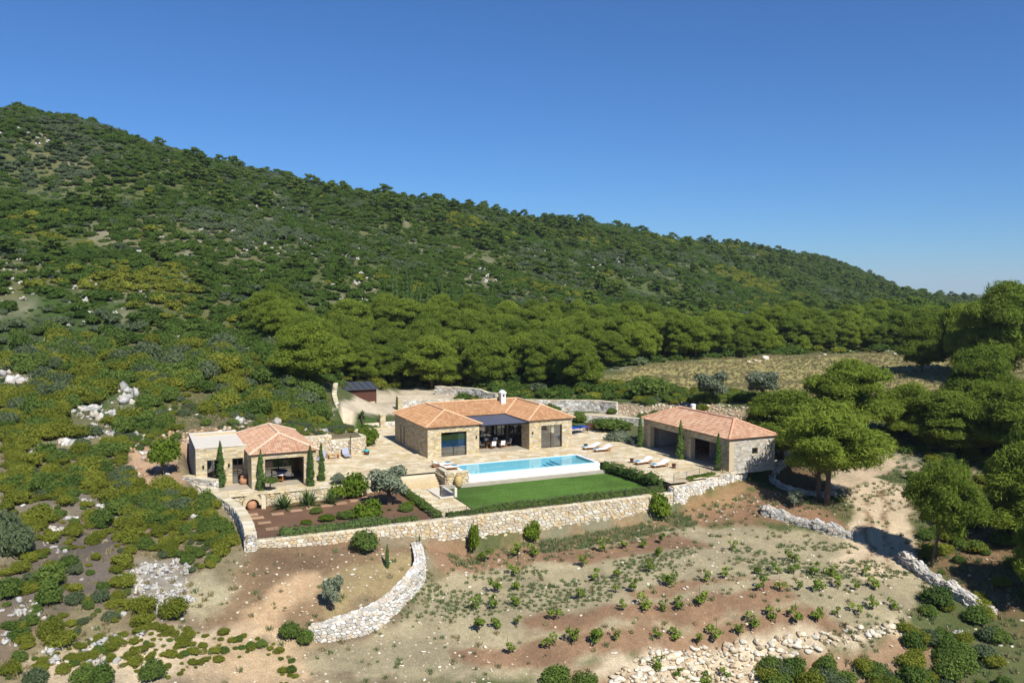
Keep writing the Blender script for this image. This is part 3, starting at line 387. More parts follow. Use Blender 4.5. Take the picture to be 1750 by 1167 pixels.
def ashlar(mb, p0, u, n, W, z0, z1, openings, rng, ch=(.13, .22), ln=(.2, .5), pal=PAL_ASH, proud=.025):
    z = z0
    while z < z1 - .05:
        h = min(rng.uniform(*ch), z1 - z)
        if z1 - z - h < .09: h = z1 - z
        zm = z + h / 2; x = 0.0; first = rng.uniform(.1, .5)
        cuts = sorted((a, b) for a, b, c, d in openings if c - .02 < zm < d + .02)
        spans = []; q = 0.0
        for a, b in cuts: spans.append((q, a)); q = b
        spans.append((q, W))
        for a, b in spans:
            x = a
            while x < b - .02:
                l = rng.uniform(*ln) if x > a else rng.uniform(.18, ln[1])
                if b - x - l < .14: l = b - x
                pr = proud * rng.uniform(.5, 1.25); col = vary(rng.choice(pal), rng, .13)
                poly = [(x + rng.uniform(0, .012), z + rng.uniform(0, .012)), (x + l - rng.uniform(0, .012), z + rng.uniform(0, .012)), (x + l - rng.uniform(0, .012), z + h - rng.uniform(0, .015)), (x + rng.uniform(0, .012), z + h - rng.uniform(0, .015))]
                slab(mb, poly, lambda s, zz, d: (p0[0] + u[0] * s + n[0] * d, p0[1] + u[1] * s + n[1] * d, zz), .012, pr, .02, col, -.01)
                x += l
        z += h
class Path2:
    def __init__(s, pts, smooth=2):
        P = [tuple(p) for p in pts]
        for _ in range(smooth):
            Q = [P[0]]
            for a, b in zip(P, P[1:]): Q += [(a[0] * .75 + b[0] * .25, a[1] * .75 + b[1] * .25), (a[0] * .25 + b[0] * .75, a[1] * .25 + b[1] * .75)]
            P = Q + [P[-1]]
        s.P = np.array(P); d = np.hypot(*np.diff(s.P, axis=0).T); s.L = np.r_[0, np.cumsum(d)]; s.len = s.L[-1]
    def at(s, u):
        x = np.interp(u, s.L, s.P[:, 0]); y = np.interp(u, s.L, s.P[:, 1]); e = .15
        dx = np.interp(u + e, s.L, s.P[:, 0]) - np.interp(u - e, s.L, s.P[:, 0]); dy = np.interp(u + e, s.L, s.P[:, 1]) - np.interp(u - e, s.L, s.P[:, 1]); l = math.hypot(dx, dy) + 1e-9
        return float(x), float(y), dx / l, dy / l
def rubble_wall(name, label, pts, top, bot, thick, side, pal, rng, size=(.42, .3), parts=0, smooth=2, cap=None, both=False, core='mortar_dark', group=None, proud=(.03, .12), capw=.06):
    """a stone wall along a site-coordinate line; top(u01), bot(u01) give z; side=+1 shows the face left of the line"""
    pa = Path2(pts, smooth); root = thing(name, label, 'wall', pts[0][0], pts[0][1], 0, group); org = (pts[0][0], pts[0][1], 0)
    N = max(2, int(pa.len / .5)); mb = MB(); V = []
    for i in range(N + 1):
        u = pa.len * i / N; x, y, dx, dy = pa.at(u); nx, ny = -dy * side, dx * side; k = i / N
        V += [(x, y, bot(k) - .5), (x, y, top(k) - .03), (x - nx * thick, y - ny * thick, top(k) - .03), (x - nx * thick, y - ny * thick, bot(k) - .5)]
    F = []
    for i in range(N):
        for j in range(4): q = (j + 1) % 4; F.append((i * 4 + j, i * 4 + q, i * 4 + 4 + q, i * 4 + 4 + j))
    F += [(0, 1, 2, 3), (N * 4 + 3, N * 4 + 2, N * 4 + 1, N * 4)]
    mb.add(V, F); mb.build('wall_core', M[core], root, org)
    zt = max(top(k / 20) for k in range(21)); zb = min(bot(k / 20) for k in range(21)) - .15
    stones = []
    for sgn in ((1, -1) if both else (1,)):
        def fn(u, z, d, sgn=sgn):
            x, y, dx, dy = pa.at(u); nx, ny = -dy * side, dx * side; off = d if sgn > 0 else -thick - d
            return (x + nx * off, y + ny * off, z)
        for p, poly in cells(0, pa.len, zb, zt, size[0], size[1], .36, rng, lambda u, z: bot(u / pa.len) - .3 < z < top(u / pa.len) + .05):
            t_ = top(p[0] / pa.len) - .02; poly = clip_half(poly, 0, 1, t_)
            if len(poly) < 3: continue
            ar = max(q[0] for q in poly) - min(q[0] for q in poly)
            if ar < .06: continue
            stones.append((ar, poly, fn))
    for u_e, dr in ((0, -1), (pa.len, 1)):                # end faces
        def fne(w, z, d, u_e=u_e, dr=dr):
            x, y, dx, dy = pa.at(u_e); nx, ny = -dy * side, dx * side
            return (x - nx * w + dx * dr * d, y - ny * w + dy * dr * d, z)
        k_e = u_e / pa.len
        for p, poly in cells(0, thick, bot(k_e) - .15, top(k_e) - .03, size[0] * .9, size[1], .34, rng): stones.append((.1, poly, fne))
    # coping / top stones
    if cap:
        m2 = MB(); u = 0
        while u < pa.len - .05:
            l = min(rng.uniform(.45, .9), pa.len - u); 
            if pa.len - u - l < .2: l = pa.len - u
            col = vary(rng.choice(cap), rng, .08); V = []
            for uu in (u + .012, u + l / 2, u + l - .012):
                x, y, dx, dy = pa.at(uu); nx, ny = -dy * side, dx * side; z = top(min(1, uu / pa.len))
                for off, dz in ((capw, -.06), (capw, .0), (capw - .02, .02), (-thick - capw + .02, .02), (-thick - capw, 0), (-thick - capw, -.06)): V.append((x + nx * off, y + ny * off, z + dz))
            F = []
            for i in range(2):
                for j in range(6): q = (j + 1) % 6; F.append((i * 6 + j, i * 6 + q, i * 6 + 6 + q, i * 6 + 6 + j))
            F += [tuple(range(6)), tuple(range(17, 11, -1))]
            m2.add(V, F, col); u += l
        c_o = m2.build('coping', M['stone'], root, org); c_o['kind'] = 'stuff'
    else:
        def fnt(u, w, d):
            x, y, dx, dy = pa.at(u); nx, ny = -dy * side, dx * side
            return (x - nx * w, y - ny * w, top(min(1, max(0, u / pa.len))) + d - .02)
        for p, poly in cells(0, pa.len, -.05, thick + .05, size[0], size[1], .36, rng):
            stones.append((.2, poly, fnt))
    stones.sort(key=lambda a: -a[0])
    rest = MB()
    for i, (ar, poly, fn) in enumerate(stones):
        col = vary(rng.choice(pal), rng, .12); pr = rng.uniform(*proud)
        if i < parts:
            m3 = MB(); slab(m3, poly, fn, .018, pr, .035, col); m3.build('stone', M['stone'], root, org)
        else: slab(rest, poly, fn, .018, pr, .035, col)
    r_o = rest.build('stones', M['stone'], root, org); r_o['kind'] = 'stuff'
    return root

# ------------------------------------------------------------------ terrace, pool, lawn, garden, path
rng = random.Random(11)
T0 = PLAT[0][1]
POOL = (1.3, 15.0, -8.86, -4.7)
def in_terrace(s, t, m=0.0):
    return poly_sd(np.array([s]), np.array([t]), T0)[0] < -m and not (POOL[0] - .45 < s < POOL[1] + .45 and POOL[2] - .5 < t < POOL[3] + .45)
gs2 = np.arange(-24, 34, .5); gt2 = np.arange(-21, 23, .5); cs, ct = np.meshgrid(gs2 + .25, gt2 + .25, indexing='ij')
ok = (poly_sd(cs, ct, T0) < .25) & ~((cs > POOL[0] - .3) & (cs < POOL[1] + .3) & (ct > POOL[2] - 1.2) & (ct < POOL[3] + .3))
mb = MB()
for i, j in zip(*np.nonzero(ok)): 
    a, b = gs2[i], gt2[j]; mb.add([(a, b, -.03), (a + .5, b, -.03), (a + .5, b + .5, -.03), (a, b + .5, -.03)], [(0, 1, 2, 3)])
terrace = mb.build('terrace', M['mortar']); tag(terrace, kind='structure')
mb = MB(); flagp = cells(-24, 33, -20.5, 22, .82, .62, .33, rng, lambda s, t: in_terrace(s, t, .12))
for p, poly in flagp:
    slab(mb, poly, lambda a, b, d: (a, b, d), .018, rng.uniform(-.006, .010), .012, vary(rng.choice(PAL_FLAG), rng, .09), -.05)
fo = mb.build('flagstones', M['flag'], terrace); fo['kind'] = 'stuff'
# the sunken path beside the lawn
mb = MB(); PATH = [(-5.0, -6.6), (-2.05, -6.6), (-2.05, -13.2), (-2.05, -18.6), (-5.0, -18.6)]
for a0, a1, b0, b1 in ((-5.3, -2.9, -18.9, -6.2), (-2.9, -1.7, -18.9, -12.5), (-2.9, -1.7, -9.2, -6.2)): mb.add([(a0, b0, -1.12), (a1, b0, -1.12), (a1, b1, -1.12), (a0, b1, -1.12)], [(0, 1, 2, 3)])
path_o = mb.build('path', M['mortar']); tag(path_o, kind='structure')
mb = MB()
for p, poly in cells(-5.0, -1.9, -18.6, -6.4, .8, .66, .34, rng, lambda s, t: not (s > -3.2 and -12.6 < t < -9.1)):
    slab(mb, poly, lambda a, b, d: (a, b, d - 1.06), .02, rng.uniform(-.01, .012), .014, vary(rng.choice(PAL_FLAG), rng, .1), -.05)
f2 = mb.build('flagstones', M['flag'], path_o); f2['kind'] = 'stuff'
for k in range(5):                                   # steps from the terrace to the path
    m_ = MB(); m_.box(-5.0, -1.35, -6.4 - .36 * (k + 1), -6.4 - .36 * k + .02, -1.2, -.19 - .19 * k + .003, vary(rng.choice(PAL_FLAG), rng, .05), .015); m_.build('step', M['flag'], path_o)
# garden soil
ss = np.arange(-20.3, -4.9, .35); tt = np.arange(-19.8, -6.2, .35); a, b = np.meshgrid(ss, tt, indexing='ij'); zz = -1.1 + fbm(a, b, 1.2, 3, 3) * .09
ii = np.arange(a.size).reshape(a.shape); qd = np.stack([ii[:-1, :-1], ii[1:, :-1], ii[1:, 1:], ii[:-1, 1:]], -1).reshape(-1, 4)
cc = lin((120, 90, 68)) * (1 + fbm(a, b, 3, 3, 8).ravel()[:, None] * .4) / 1.3
gx_, gy_ = to_xy(a, b)
tag(link('garden_soil', new_mesh('garden_soil', np.c_[gx_.ravel(), gy_.ravel(), zz.ravel()], qd, M['soil'], cc, True)), kind='structure')
# lawn
ss = np.linspace(-1.85, 16.4, 60); tt = np.linspace(-19.6, -9.55, 40); a, b = np.meshgrid(ss, tt, indexing='ij'); zz = -1.03 + fbm(a, b, 2, 2, 3) * .03
ii = np.arange(a.size).reshape(a.shape); qd = np.stack([ii[:-1, :-1], ii[1:, :-1], ii[1:, 1:], ii[:-1, 1:]], -1).reshape(-1, 4)
cc = lin((88, 124, 44)) * (1 + fbm(a, b, 4, 3, 18).ravel()[:, None] * .6 + .05 * np.sin(b * 5.2).ravel()[:, None]) / 1.3
gx_, gy_ = to_xy(a, b)
lawn_o = tag(link('lawn', new_mesh('lawn', np.c_[gx_.ravel(), gy_.ravel(), zz.ravel()], qd, M['lawn'], cc, True)), kind='structure')
mb = MB(); mb.box(-1.9, 16.4, -9.75, -9.0, -1.3, -.74, alb(186, 176, 160)); g_o = mb.build('gravel_strip', M['soil']); tag(g_o, kind='structure')
# pool
root = thing('swimming_pool', 'long turquoise swimming pool with white overflow edge above the lawn', 'pool', POOL[0], POOL[2])
org = (POOL[0], POOL[2], 0); p0, p1, p2, p3 = POOL
mb = MB(); V = [(p0, p2, -1.2), (p1, p2, -1.2), (p1, p3, -1.2), (p0, p3, -1.2), (p0, p2, .02), (p1, p2, .02), (p1, p3, .02), (p0, p3, .02)]
mb.add(V, [(0, 1, 2, 3), (0, 4, 5, 1), (1, 5, 6, 2), (2, 6, 7, 3), (3, 7, 4, 0)]); mb.build('basin', M['pooltile'], root, org)
for k in range(5):
    m_ = MB(); m_.box(p1 - 4.6 + k * .36, p1 - .005, p2 + .01 + .0 * k, p3 - .01, -1.19, -1.0 + k * .18, (.5, .5, .5)); m_.build('step', M['pooltile'], root, org)
mb = MB(); mb.add([(p0, p2 - .12, -.02), (p1, p2 - .12, -.02), (p1, p3, -.02), (p0, p3, -.02)], [(0, 1, 2, 3)]); mb.build('water', M['water'], root, org)
mb = MB(); mb.box(p0 - .3, p1 + .35, p2 - .32, p2 - .004, -1.35, -.05, bev=.01); mb.build('overflow_wall', M['white'], root, org)
mb = MB(); mb.box(p0 - .3, p1 + .35, p3 + .004, p3 + .32, -.3, .012); mb.box(p0 - .35, p0 - .004, p2 - .002, p3 + .0, -.3, .012); mb.box(p1 + .004, p1 + .35, p2 - .002, p3 + .0, -.3, .012); mb.build('pool_rim', M['white'], root, org)
# stairwell beside the pool
root = thing('stairwell', 'dark sunken stairwell with pale kerbs cut into the path beside the lawn', 'stairwell', -2.9, -12.5); org = (-2.9, -12.5, 0)
mb = MB(); mb.box(-3.15, -2.9, -12.5, -9.2, -3.3, -.98); mb.box(-1.85, -1.62, -12.5, -9.2, -3.3, -.78); mb.box(-3.15, -1.62, -12.75, -12.5, -3.3, -.98); mb.box(-3.15, -1.62, -9.2, -9.0, -3.3, -1.0); mb.build('kerb', M['plaster'], root, org)
for k in range(9):
    mb = MB(); mb.box(-2.9, -1.85, -12.5 + .32 * k, -12.5 + .32 * (k + 1), -3.3, -1.25 - .22 * k, alb(170, 160, 140)); mb.build('step', M['stone'], root, org)
mb = MB(); mb.box(-1.83, -1.6, -12.95, -12.6, -1.3, -.2, bev=.02); mb.build('post', M['plaster'], root, org)
# ------------------------------------------------------------------ buildings
def wall_run(root, org, p0, p1, n, thick, z0, z1, openings, rng, mat_core='mortar', stone=True, pal=PAL_ASH, name='wall', inner=None):
    """a straight wall from p0 to p1 (site coords, outer face), outward normal n, with openings (u0,u1,z0,z1)"""
    L = math.hypot(p1[0] - p0[0], p1[1] - p0[1]); u = ((p1[0] - p0[0]) / L, (p1[1] - p0[1]) / L)
    mb = MB()
    def blk(a, b, c, d):
        if b - a < .005 or d - c < .005: return
        q = [(p0[0] + u[0] * x - n[0] * y, p0[1] + u[1] * x - n[1] * y) for x, y in ((a, 0), (b, 0), (b, thick), (a, thick))]
        cr = (q[1][0] - q[0][0]) * (q[3][1] - q[0][1]) - (q[1][1] - q[0][1]) * (q[3][0] - q[0][0])
        if cr < 0: q = q[::-1]
        mb.add([(x, y, c) for x, y in q] + [(x, y, d) for x, y in q], [(3, 2, 1, 0), (4, 5, 6, 7), (0, 1, 5, 4), (1, 2, 6, 5), (2, 3, 7, 6), (3, 0, 4, 7)])
    x = 0
    for a, b, c, d in sorted(openings):
        blk(x, a, z0, z1); blk(a, b, z0, c); blk(a, b, d, z1); x = b
    blk(x, L, z0, z1)
    w = mb.build(name, M[mat_core], root, org)
    if stone:
        m2 = MB(); ashlar(m2, p0, u, n, L, z0, z1, openings, rng, pal=pal); st = m2.build('stones', M['stone'], w, (0, 0, 0)); st['kind'] = 'stuff'
        st.data.transform(Matrix.Translation((-org[0], -org[1], -org[2])))
    return w
def window(root, org, p0, u, n, W, z0, z1, nv, nh=0, inset=.18, fr=.06, name='window', panes=True):
    """dark metal frame with glass, set back into an opening; nv panes across, nh bars up"""
    f = MB()
    def bar(a, b, c, d, y0=inset, y1=inset + .07):
        q = [(p0[0] + u[0] * x - n[0] * y, p0[1] + u[1] * x - n[1] * y) for x, y in ((a, y0), (b, y0), (b, y1), (a, y1))]
        cr = (q[1][0] - q[0][0]) * (q[3][1] - q[0][1]) - (q[1][1] - q[0][1]) * (q[3][0] - q[0][0])
        if cr < 0: q = q[::-1]
        f.add([(x, y, c) for x, y in q] + [(x, y, d) for x, y in q], [(3, 2, 1, 0), (4, 5, 6, 7), (0, 1, 5, 4), (1, 2, 6, 5), (2, 3, 7, 6), (3, 0, 4, 7)])
    bar(0, fr, z0, z1); bar(W - fr, W, z0, z1); bar(fr, W - fr, z0, z0 + fr); bar(fr, W - fr, z1 - fr, z1)
    for k in range(1, nv): x = W * k / nv; bar(x - fr / 2, x + fr / 2, z0 + fr, z1 - fr)
    for k in range(1, nh + 1): z = z0 + (z1 - z0) * k / (nh + 1); bar(fr, W - fr, z - fr / 2.5, z + fr / 2.5, inset + .004, inset + .066)
    fo = f.build(name, M['dark'], root, org)
    for k in range(nv):
        a = W * k / nv + fr * .5; b = W * (k + 1) / nv - fr * .5; y = inset + .035
        g = MB(); g.add([(p0[0] + u[0] * x - n[0] * y - org[0], p0[1] + u[1] * x - n[1] * y - org[1], z - org[2]) for x, z in ((a, z0 + fr * .5), (b, z0 + fr * .5), (b, z1 - fr * .5), (a, z1 - fr * .5))], [(0, 1, 2, 3)])
        g.build('pane', M['glass'], fo)
    return fo
def roof_tiles(mb, pts, rng, pal, pitch=.21, seg=.42):
    P = [Vector(p) for p in pts]; e = (P[1] - P[0]).normalized(); nrm = None
    for q in P[2:]:
        c = e.cross(q - P[0])
        if c.length > .01: nrm = c.normalized(); break
    if nrm.z < 0: nrm = -nrm
    up = nrm.cross(e); 
    if up.z < 0: up = -up
    q2 = [((p - P[0]).dot(e), (p - P[0]).dot(up)) for p in P]; u0 = min(q[0] for q in q2); u1 = max(q[0] for q in q2); n = len(q2)
    prof = ((-.5, .0), (-.3, .034), (0, .05), (.3, .034), (.5, .0))
    u = u0 + pitch / 2
    while u < u1:
        vs = []
        for i in range(n):
            a, b = q2[i], q2[(i + 1) % n]
            if (a[0] - u) * (b[0] - u) < 0: k = (u - a[0]) / (b[0] - a[0]); vs.append(a[1] + (b[1] - a[1]) * k)
        if len(vs) >= 2:
            v0, v1 = min(vs), max(vs); v = math.floor(v0 / seg) * seg
            while v < v1:
                a, b = max(v, v0), min(v + seg, v1)
                if b - a > .03:
                    col = vary(rng.choice(pal), rng, .06); V = []
                    for vv, lift in ((a, .024), (b + .02, .0)):
                        for x, h in prof: V.append(P[0] + e * (u + x * pitch) + up * vv + nrm * (h + lift))
                    mb.add(V, [(i, i + 1, i + 6, i + 5) for i in range(4)], col)
                v += seg
        u += pitch
def ridge_caps(mb, a, b, rng, col0, r=.12, seg=.38):
    a = Vector(a); b = Vector(b); d = b - a; L = d.length; d.normalize(); s = d.cross(Vector((0, 0, 1))).normalized(); up = s.cross(d); x = 0
    while x < L - .05:
        l = min(seg, L - x); V = []
        for xx, rr in ((x, r * 1.12), (x + l + .03, r * .92)):
            for k in range(6): q = math.pi * k / 5; V.append(a + d * xx + s * math.cos(q) * rr + up * (math.sin(q) * rr + .045))
        mb.add(V, [(i, i + 1, i + 7, i + 6) for i in range(5)] + [(0, 1, 2, 3, 4, 5)], vary(col0, rng, .08)); x += l
def make_roof(root, org, planes, ridges, rng, pal, capcol):
    deck = MB()
    for pl in planes: deck.add(pl, [tuple(range(len(pl)))], alb(150, 110, 85))
    ro = deck.build('roof', M['tile'], root, org)
    t = MB()
    for pl in planes: roof_tiles(t, pl, rng, pal)
    t.v = [(x - org[0], y - org[1], z - org[2]) for x, y, z in t.v]; to = t.build('tiles', M['tile'], ro); to['kind'] = 'stuff'
    c = MB()
    for a, b in ridges: ridge_caps(c, a, b, rng, capcol)
    c.v = [(x - org[0], y - org[1], z - org[2]) for x, y, z in c.v]; co = c.build('ridge_tiles', M['tile'], ro); co['kind'] = 'stuff'
    return ro
E1, E2 = (1, 0), (0, 1); W1, W2 = (-1, 0), (0, -1)
# ---- main villa: U-shaped, courtyard towards the pool
rng = random.Random(21); WL, WR, TW, TD, ZE, ZR = 5.8, 5.3, 17.05, 11.9, 3.2, 4.5; DB = TD - 5.6
villa = thing('villa', 'U-shaped stone villa with orange tiled hip roof behind the pool', 'house', 0, 0); org = (0, 0, 0)
wall_run(villa, org, (0, 0), (WL, 0), W2, .45, 0, ZE, [(1.5, 4.35, .04, 2.62)], rng)
wall_run(villa, org, (TW - WR, 0), (TW, 0), W2, .45, 0, ZE, [(1.45, 4.05, .04, 2.62)], rng)
wall_run(villa, org, (0, TD), (0, .45), W1, .45, 0, ZE, [(2.1, 2.65, .1, 2.3), (3.35, 3.9, .1, 2.3)], rng)
wall_run(villa, org, (TW, .45), (TW, TD), E1, .45, 0, ZE, [(3, 5, .8, 2.3)], rng)
wall_run(villa, org, (TW - .45, TD), (.45, TD), E2, .45, 0, ZE, [(4, 7, .8, 2.3)], rng)
wall_run(villa, org, (WL, .45), (WL, DB + .3), E1, .35, 0, ZE, [(1.2, 5.2, .02, 2.75)], rng)
wall_run(villa, org, (TW - WR, DB + .3), (TW - WR, .45), W1, .35, 0, ZE, [(.5, 4.6, .02, 2.75)], rng)
wall_run(villa, org, (WL, DB), (TW - WR, DB), W2, .3, 2.85, ZE, [], rng)
window(villa, org, (1.5, 0), E1, W2, 2.85, .04, 2.62, 2); window(villa, org, (TW - WR + 1.45, 0), E1, W2, 2.6, .04, 2.62, 2)
window(villa, org, (0, TD - 2.1), W2, W1, .55, .1, 2.3, 1); window(villa, org, (0, TD - 3.35), W2, W1, .55, .1, 2.3, 1)
window(villa, org, (WL, 1.65), E2, E1, 4.0, .02, 2.75, 3, name='glass_door'); window(villa, org, (TW - WR, DB - .2), W2, W1, 4.1, .02, 2.75, 3, name='glass_door')
window(villa, org, (WL, DB), E1, W2, TW - WR - WL, .02, 2.85, 5, inset=.1, name='glass_door')
mb = MB(); mb.box(.45, TW - .45, .45, TD - .45, -.1, .02); mb.build('floor', M['floor_in'], villa, org)
mb = MB(); mb.box(.45, TW - .45, TD - .6, TD - .46, .02, 3.0); mb.box(5.0, 5.15, DB + 1.2, TD - .6, .02, 3); mb.build('inner_wall', M['inner'], villa, org)
mb = MB()
for k in range(9): mb.box(3.55 + k * .07, 3.6 + k * .07, .34 + .03 * (k % 2), .4 + .03 * (k % 2), .05, 2.58)
mb.build('curtain', M['curtain'], villa, org)
mb = MB()
for k in range(10): mb.box(15.0 + k * .07, 15.05 + k * .07, .34 + .03 * (k % 2), .4 + .03 * (k % 2), .05, 2.58)
mb.build('curtain', M['curtain'], villa, org)
OV = .28
def hp(s, t, z): return (s, t, z)
A_ = (-OV, -OV, ZE + .02); B_ = (WL + OV, -OV, ZE + .02); C_ = (WL + OV, DB - OV, ZE + .02); D_ = (TW - WR - OV, DB - OV, ZE + .02); E_ = (TW - WR - OV, -OV, ZE + .02); F_ = (TW + OV, -OV, ZE + .02); G_ = (TW + OV, TD + OV, ZE + .02); H_ = (-OV, TD + OV, ZE + .02)
hl = WL / 2 + OV; hr = WR / 2 + OV; hm = (TD - DB) / 2 + OV; k_ = (ZR - ZE - .02)
R1 = (WL / 2, -OV + hl, ZR); R2 = (WL / 2, TD + OV - hm, ZR); R3 = (TW - WR / 2, TD + OV - hm, ZR); R4 = (TW - WR / 2, -OV + hr, ZR)
planes = [[A_, B_, R1], [H_, A_, R1, R2], [B_, C_, R2, R1], [C_, D_, R3, R2], [D_, E_, R4, R3], [E_, F_, R4], [F_, G_, R3, R4], [G_, H_, R2, R3]]
capc = alb(232, 190, 150)
make_roof(villa, org, planes, [(A_, R1), (B_, R1), (R1, R2), (R2, R3), (R3, R4), (E_, R4), (F_, R4), (G_, R3), (H_, R2), (C_, R2), (D_, R3)], rng, PAL_TILE, capc)
mb = MB(); mb.box(WL - .02, TW - WR + .02, .1, .22, 2.9, 3.08); mb.build('pergola_beam', M['dark'], villa, org)
mb = MB(); n_ = 9
for k in range(n_):
    a = WL + .03 + (TW - WR - WL - .06) * k / n_; b = WL + .03 + (TW - WR - WL - .06) * (k + 1) / n_ - .015
    mb.add([(a, -.2, 3.085), (b, -.2, 3.085), (b, DB - OV - .02, 3.14), (a, DB - OV - .02, 3.14), (a, -.2, 3.12), (b, -.2, 3.12), (b, DB - OV - .02, 3.175), (a, DB - OV - .02, 3.175)], [(3, 2, 1, 0), (4, 5, 6, 7), (0, 1, 5, 4), (1, 2, 6, 5), (2, 3, 7, 6), (3, 0, 4, 7)])
mb.build('pergola_cover', M['pergola'], villa, org)
# chimney and wall lamps
mb = MB(); mb.box(11.9, 12.45, 8.0, 8.55, 3.9, 5.3); mb.box(11.82, 12.53, 7.92, 8.63, 5.3, 5.42)
mb.add([(11.8, 7.9, 5.42), (12.55, 7.9, 5.42), (12.55, 8.65, 5.42), (11.8, 8.65, 5.42), (12.175, 7.9, 5.75), (12.175, 8.65, 5.75)], [(0, 1, 4), (3, 5, 2), (0, 4, 5, 3), (1, 2, 5, 4)])
ch = mb.build('chimney', M['white'], villa, org)
m_ = MB(); m_.box(12.05, 12.3, 7.97, 7.995, 4.95, 5.2); m_.build('vent', M['dark'], ch)
# ---- small guest house
rng = random.Random(22)
guest = thing('guest_house', 'small stone house with flat roof and pale tiled hip roof at the left', 'house', -23, -7.1); org = (-23, -7.1, 0)
s0, s1, s2 = -23.0, -18.6, -12.95; tf, tg, tb = -4.05, -7.0, 4.7
wall_run(guest, org, (s0, tf), (s1, tf), W2, .4, 0, 3.45, [(.95, 1.95, .04, 2.35), (3.1, 4.05, .04, 2.35)], rng)
wall_run(guest, org, (s0, tb), (s0, tf + .4), W1, .4, 0, 3.45, [], rng, pal=PAL_GREY)
wall_run(guest, org, (s1, tb), (s0 + .4, tb), E2, .4, 0, 3.45, [], rng)
for (a, b) in ((.95, 1.95), (3.1, 4.05)): window(guest, org, (s0 + a, tf), E1, W2, b - a, .04, 2.35, 2, 2, inset=.15, fr=.05, name='glazed_door')
mb = MB(); mb.box(s0 + .4, s1, tf + .4, tb - .4, 3.0, 3.22); mb.build('flat_roof', M['plaster'], guest, org)
mb = MB(); mb.box(s0 - .03, s1 - .02, tf - .06, tf + .42, 3.45, 3.53, bev=.01); mb.box(s0 - .03, s0 + .42, tf + .422, tb - .422, 3.45, 3.53, bev=.01); mb.box(s0 - .03, s1 - .02, tb - .42, tb + .03, 3.45, 3.53, bev=.01); mb.build('parapet_coping', M['plaster'], guest, org)
mb = MB(); mb.box(s0 + .4, s2 - .4, tg + .4, tb - .4, -.1, .02); mb.build('floor', M['floor_in'], guest, org)
wall_run(guest, org, (s1, tg), (s2, tg), W2, .5, 0, 3.05, [(1.15, 4.55, -.01, 2.6)], rng)
wall_run(guest, org, (s1, tf), (s1, tg + .5), W1, .4, 0, 3.05, [], rng)
wall_run(guest, org, (s2, tg + .5), (s2, tb), E1, .4, 0, 3.05, [(1.0, 2.4, 1.2, 2.3)], rng)
wall_run(guest, org, (s2 - .4, tb), (s1, tb), E2, .4, 0, 3.05, [], rng)
mb = MB(); mb.box(s1 + .2, s1 + .38, tf, tb - .4, .02, 3.0); mb.box(s1 + .38, s2 - .4, tb - 2.6, tb - 2.45, .02, 3.0); mb.build('inner_wall', M['inner'], guest, org)
window(guest, org, (s1 + .4, tg + 3.3), E1, W2, s2 - s1 - .8, .02, 2.7, 4, inset=0, name='glass_door')
OV = .22; ze, zr = 3.08, 4.35; hw = (s2 - s1) / 2 + OV; A_ = (s1 - OV, tg - OV, ze); B_ = (s2 + OV, tg - OV, ze); C_ = (s2 + OV, tb + OV, ze); D_ = (s1 - OV, tb + OV, ze); R1 = ((s1 + s2) / 2, tg - OV + hw, zr); R2 = ((s1 + s2) / 2, tb + OV - hw, zr)
make_roof(guest, org, [[A_, B_, R1], [B_, C_, R2, R1], [C_, D_, R2], [D_, A_, R1, R2]], [(A_, R1), (B_, R1), (C_, R2), (D_, R2), (R1, R2)], rng, PAL_TILE_P, alb(238, 206, 176))
for s_ in (s0 + .62, s0 + 2.8):
    mb = MB(); mb.box(s_ - .08, s_ + .08, tf - .2, tf - .035, 1.7, 1.95, bev=.02); mb.build('wall_lamp', M['dark'], guest, org)
# ---- long open pavilion at the right
rng = random.Random(23)
pav = thing('pavilion', 'long open-fronted stone pavilion with salmon tiled roof at the right', 'pavilion', 24.5, -18.2); org = (24.5, -18.2, 0)
a0, a1, b0, b1, ze, zr = 24.5, 30.1, -18.2, -3.2, 3.15, 4.55
wall_run(pav, org, (a0, b1), (a0, b0), W1, .55, 0, ze, [(1.3, 7.6, -.01, 2.45), (8.8, 13.75, -.01, 2.45)], rng, pal=PAL_ASH)
wall_run(pav, org, (a0 + .55, b0), (a1, b0), W2, .45, -.3, ze, [(2.2, 2.9, 1.5, 2.1)], rng, pal=PAL_GREY)
wall_run(pav, org, (a1, b0 + .45), (a1, b1), E1, .45, 0, ze, [], rng)
wall_run(pav, org, (a1 - .45, b1), (a0 + .55, b1), E2, .45, 0, ze, [], rng)
window(pav, org, (a0 + .55 + 2.2, b0), E1, W2, .7, 1.5, 2.1, 1)
mb = MB(); mb.box(a0 + .55, a1 - .45, b0 + .45, b1 - .45, -.1, .015); mb.build('floor', M['floor_in'], pav, org)
mb = MB(); mb.box(a1 - .62, a1 - .46, b0 + .46, b1 - .46, .02, 3); mb.box(a0 + 1.6, a1 - .63, b1 - .62, b1 - .46, .02, 3.); mb.box(a0 + 2.6, a1 - .63, -11.9, -11.75, .02, 3.0); mb.build('inner_wall', M['inner'], pav, org)
mb = MB(); mb.box(a1 - 1.3, a1 - .64, -10.8, -4.5, .02, .95); mb.build('kitchen_counter', M['wood_dark'], pav, org)
OV = .25; hw = (a1 - a0) / 2 + OV; A_ = (a0 - OV, b1 + OV, ze); B_ = (a0 - OV, b0 - OV, ze); C_ = (a1 + OV, b0 - OV, ze); D_ = (a1 + OV, b1 + OV, ze); R1 = ((a0 + a1) / 2, b1 + OV - hw, zr); R2 = ((a0 + a1) / 2, b0 - OV + hw, zr)
make_roof(pav, org, [[A_, B_, R2, R1], [B_, C_, R2], [C_, D_, R1, R2], [D_, A_, R1]], [(A_, R1), (B_, R2), (C_, R2), (D_, R1), (R1, R2)], rng, PAL_TILE_P, alb(232, 176, 144))
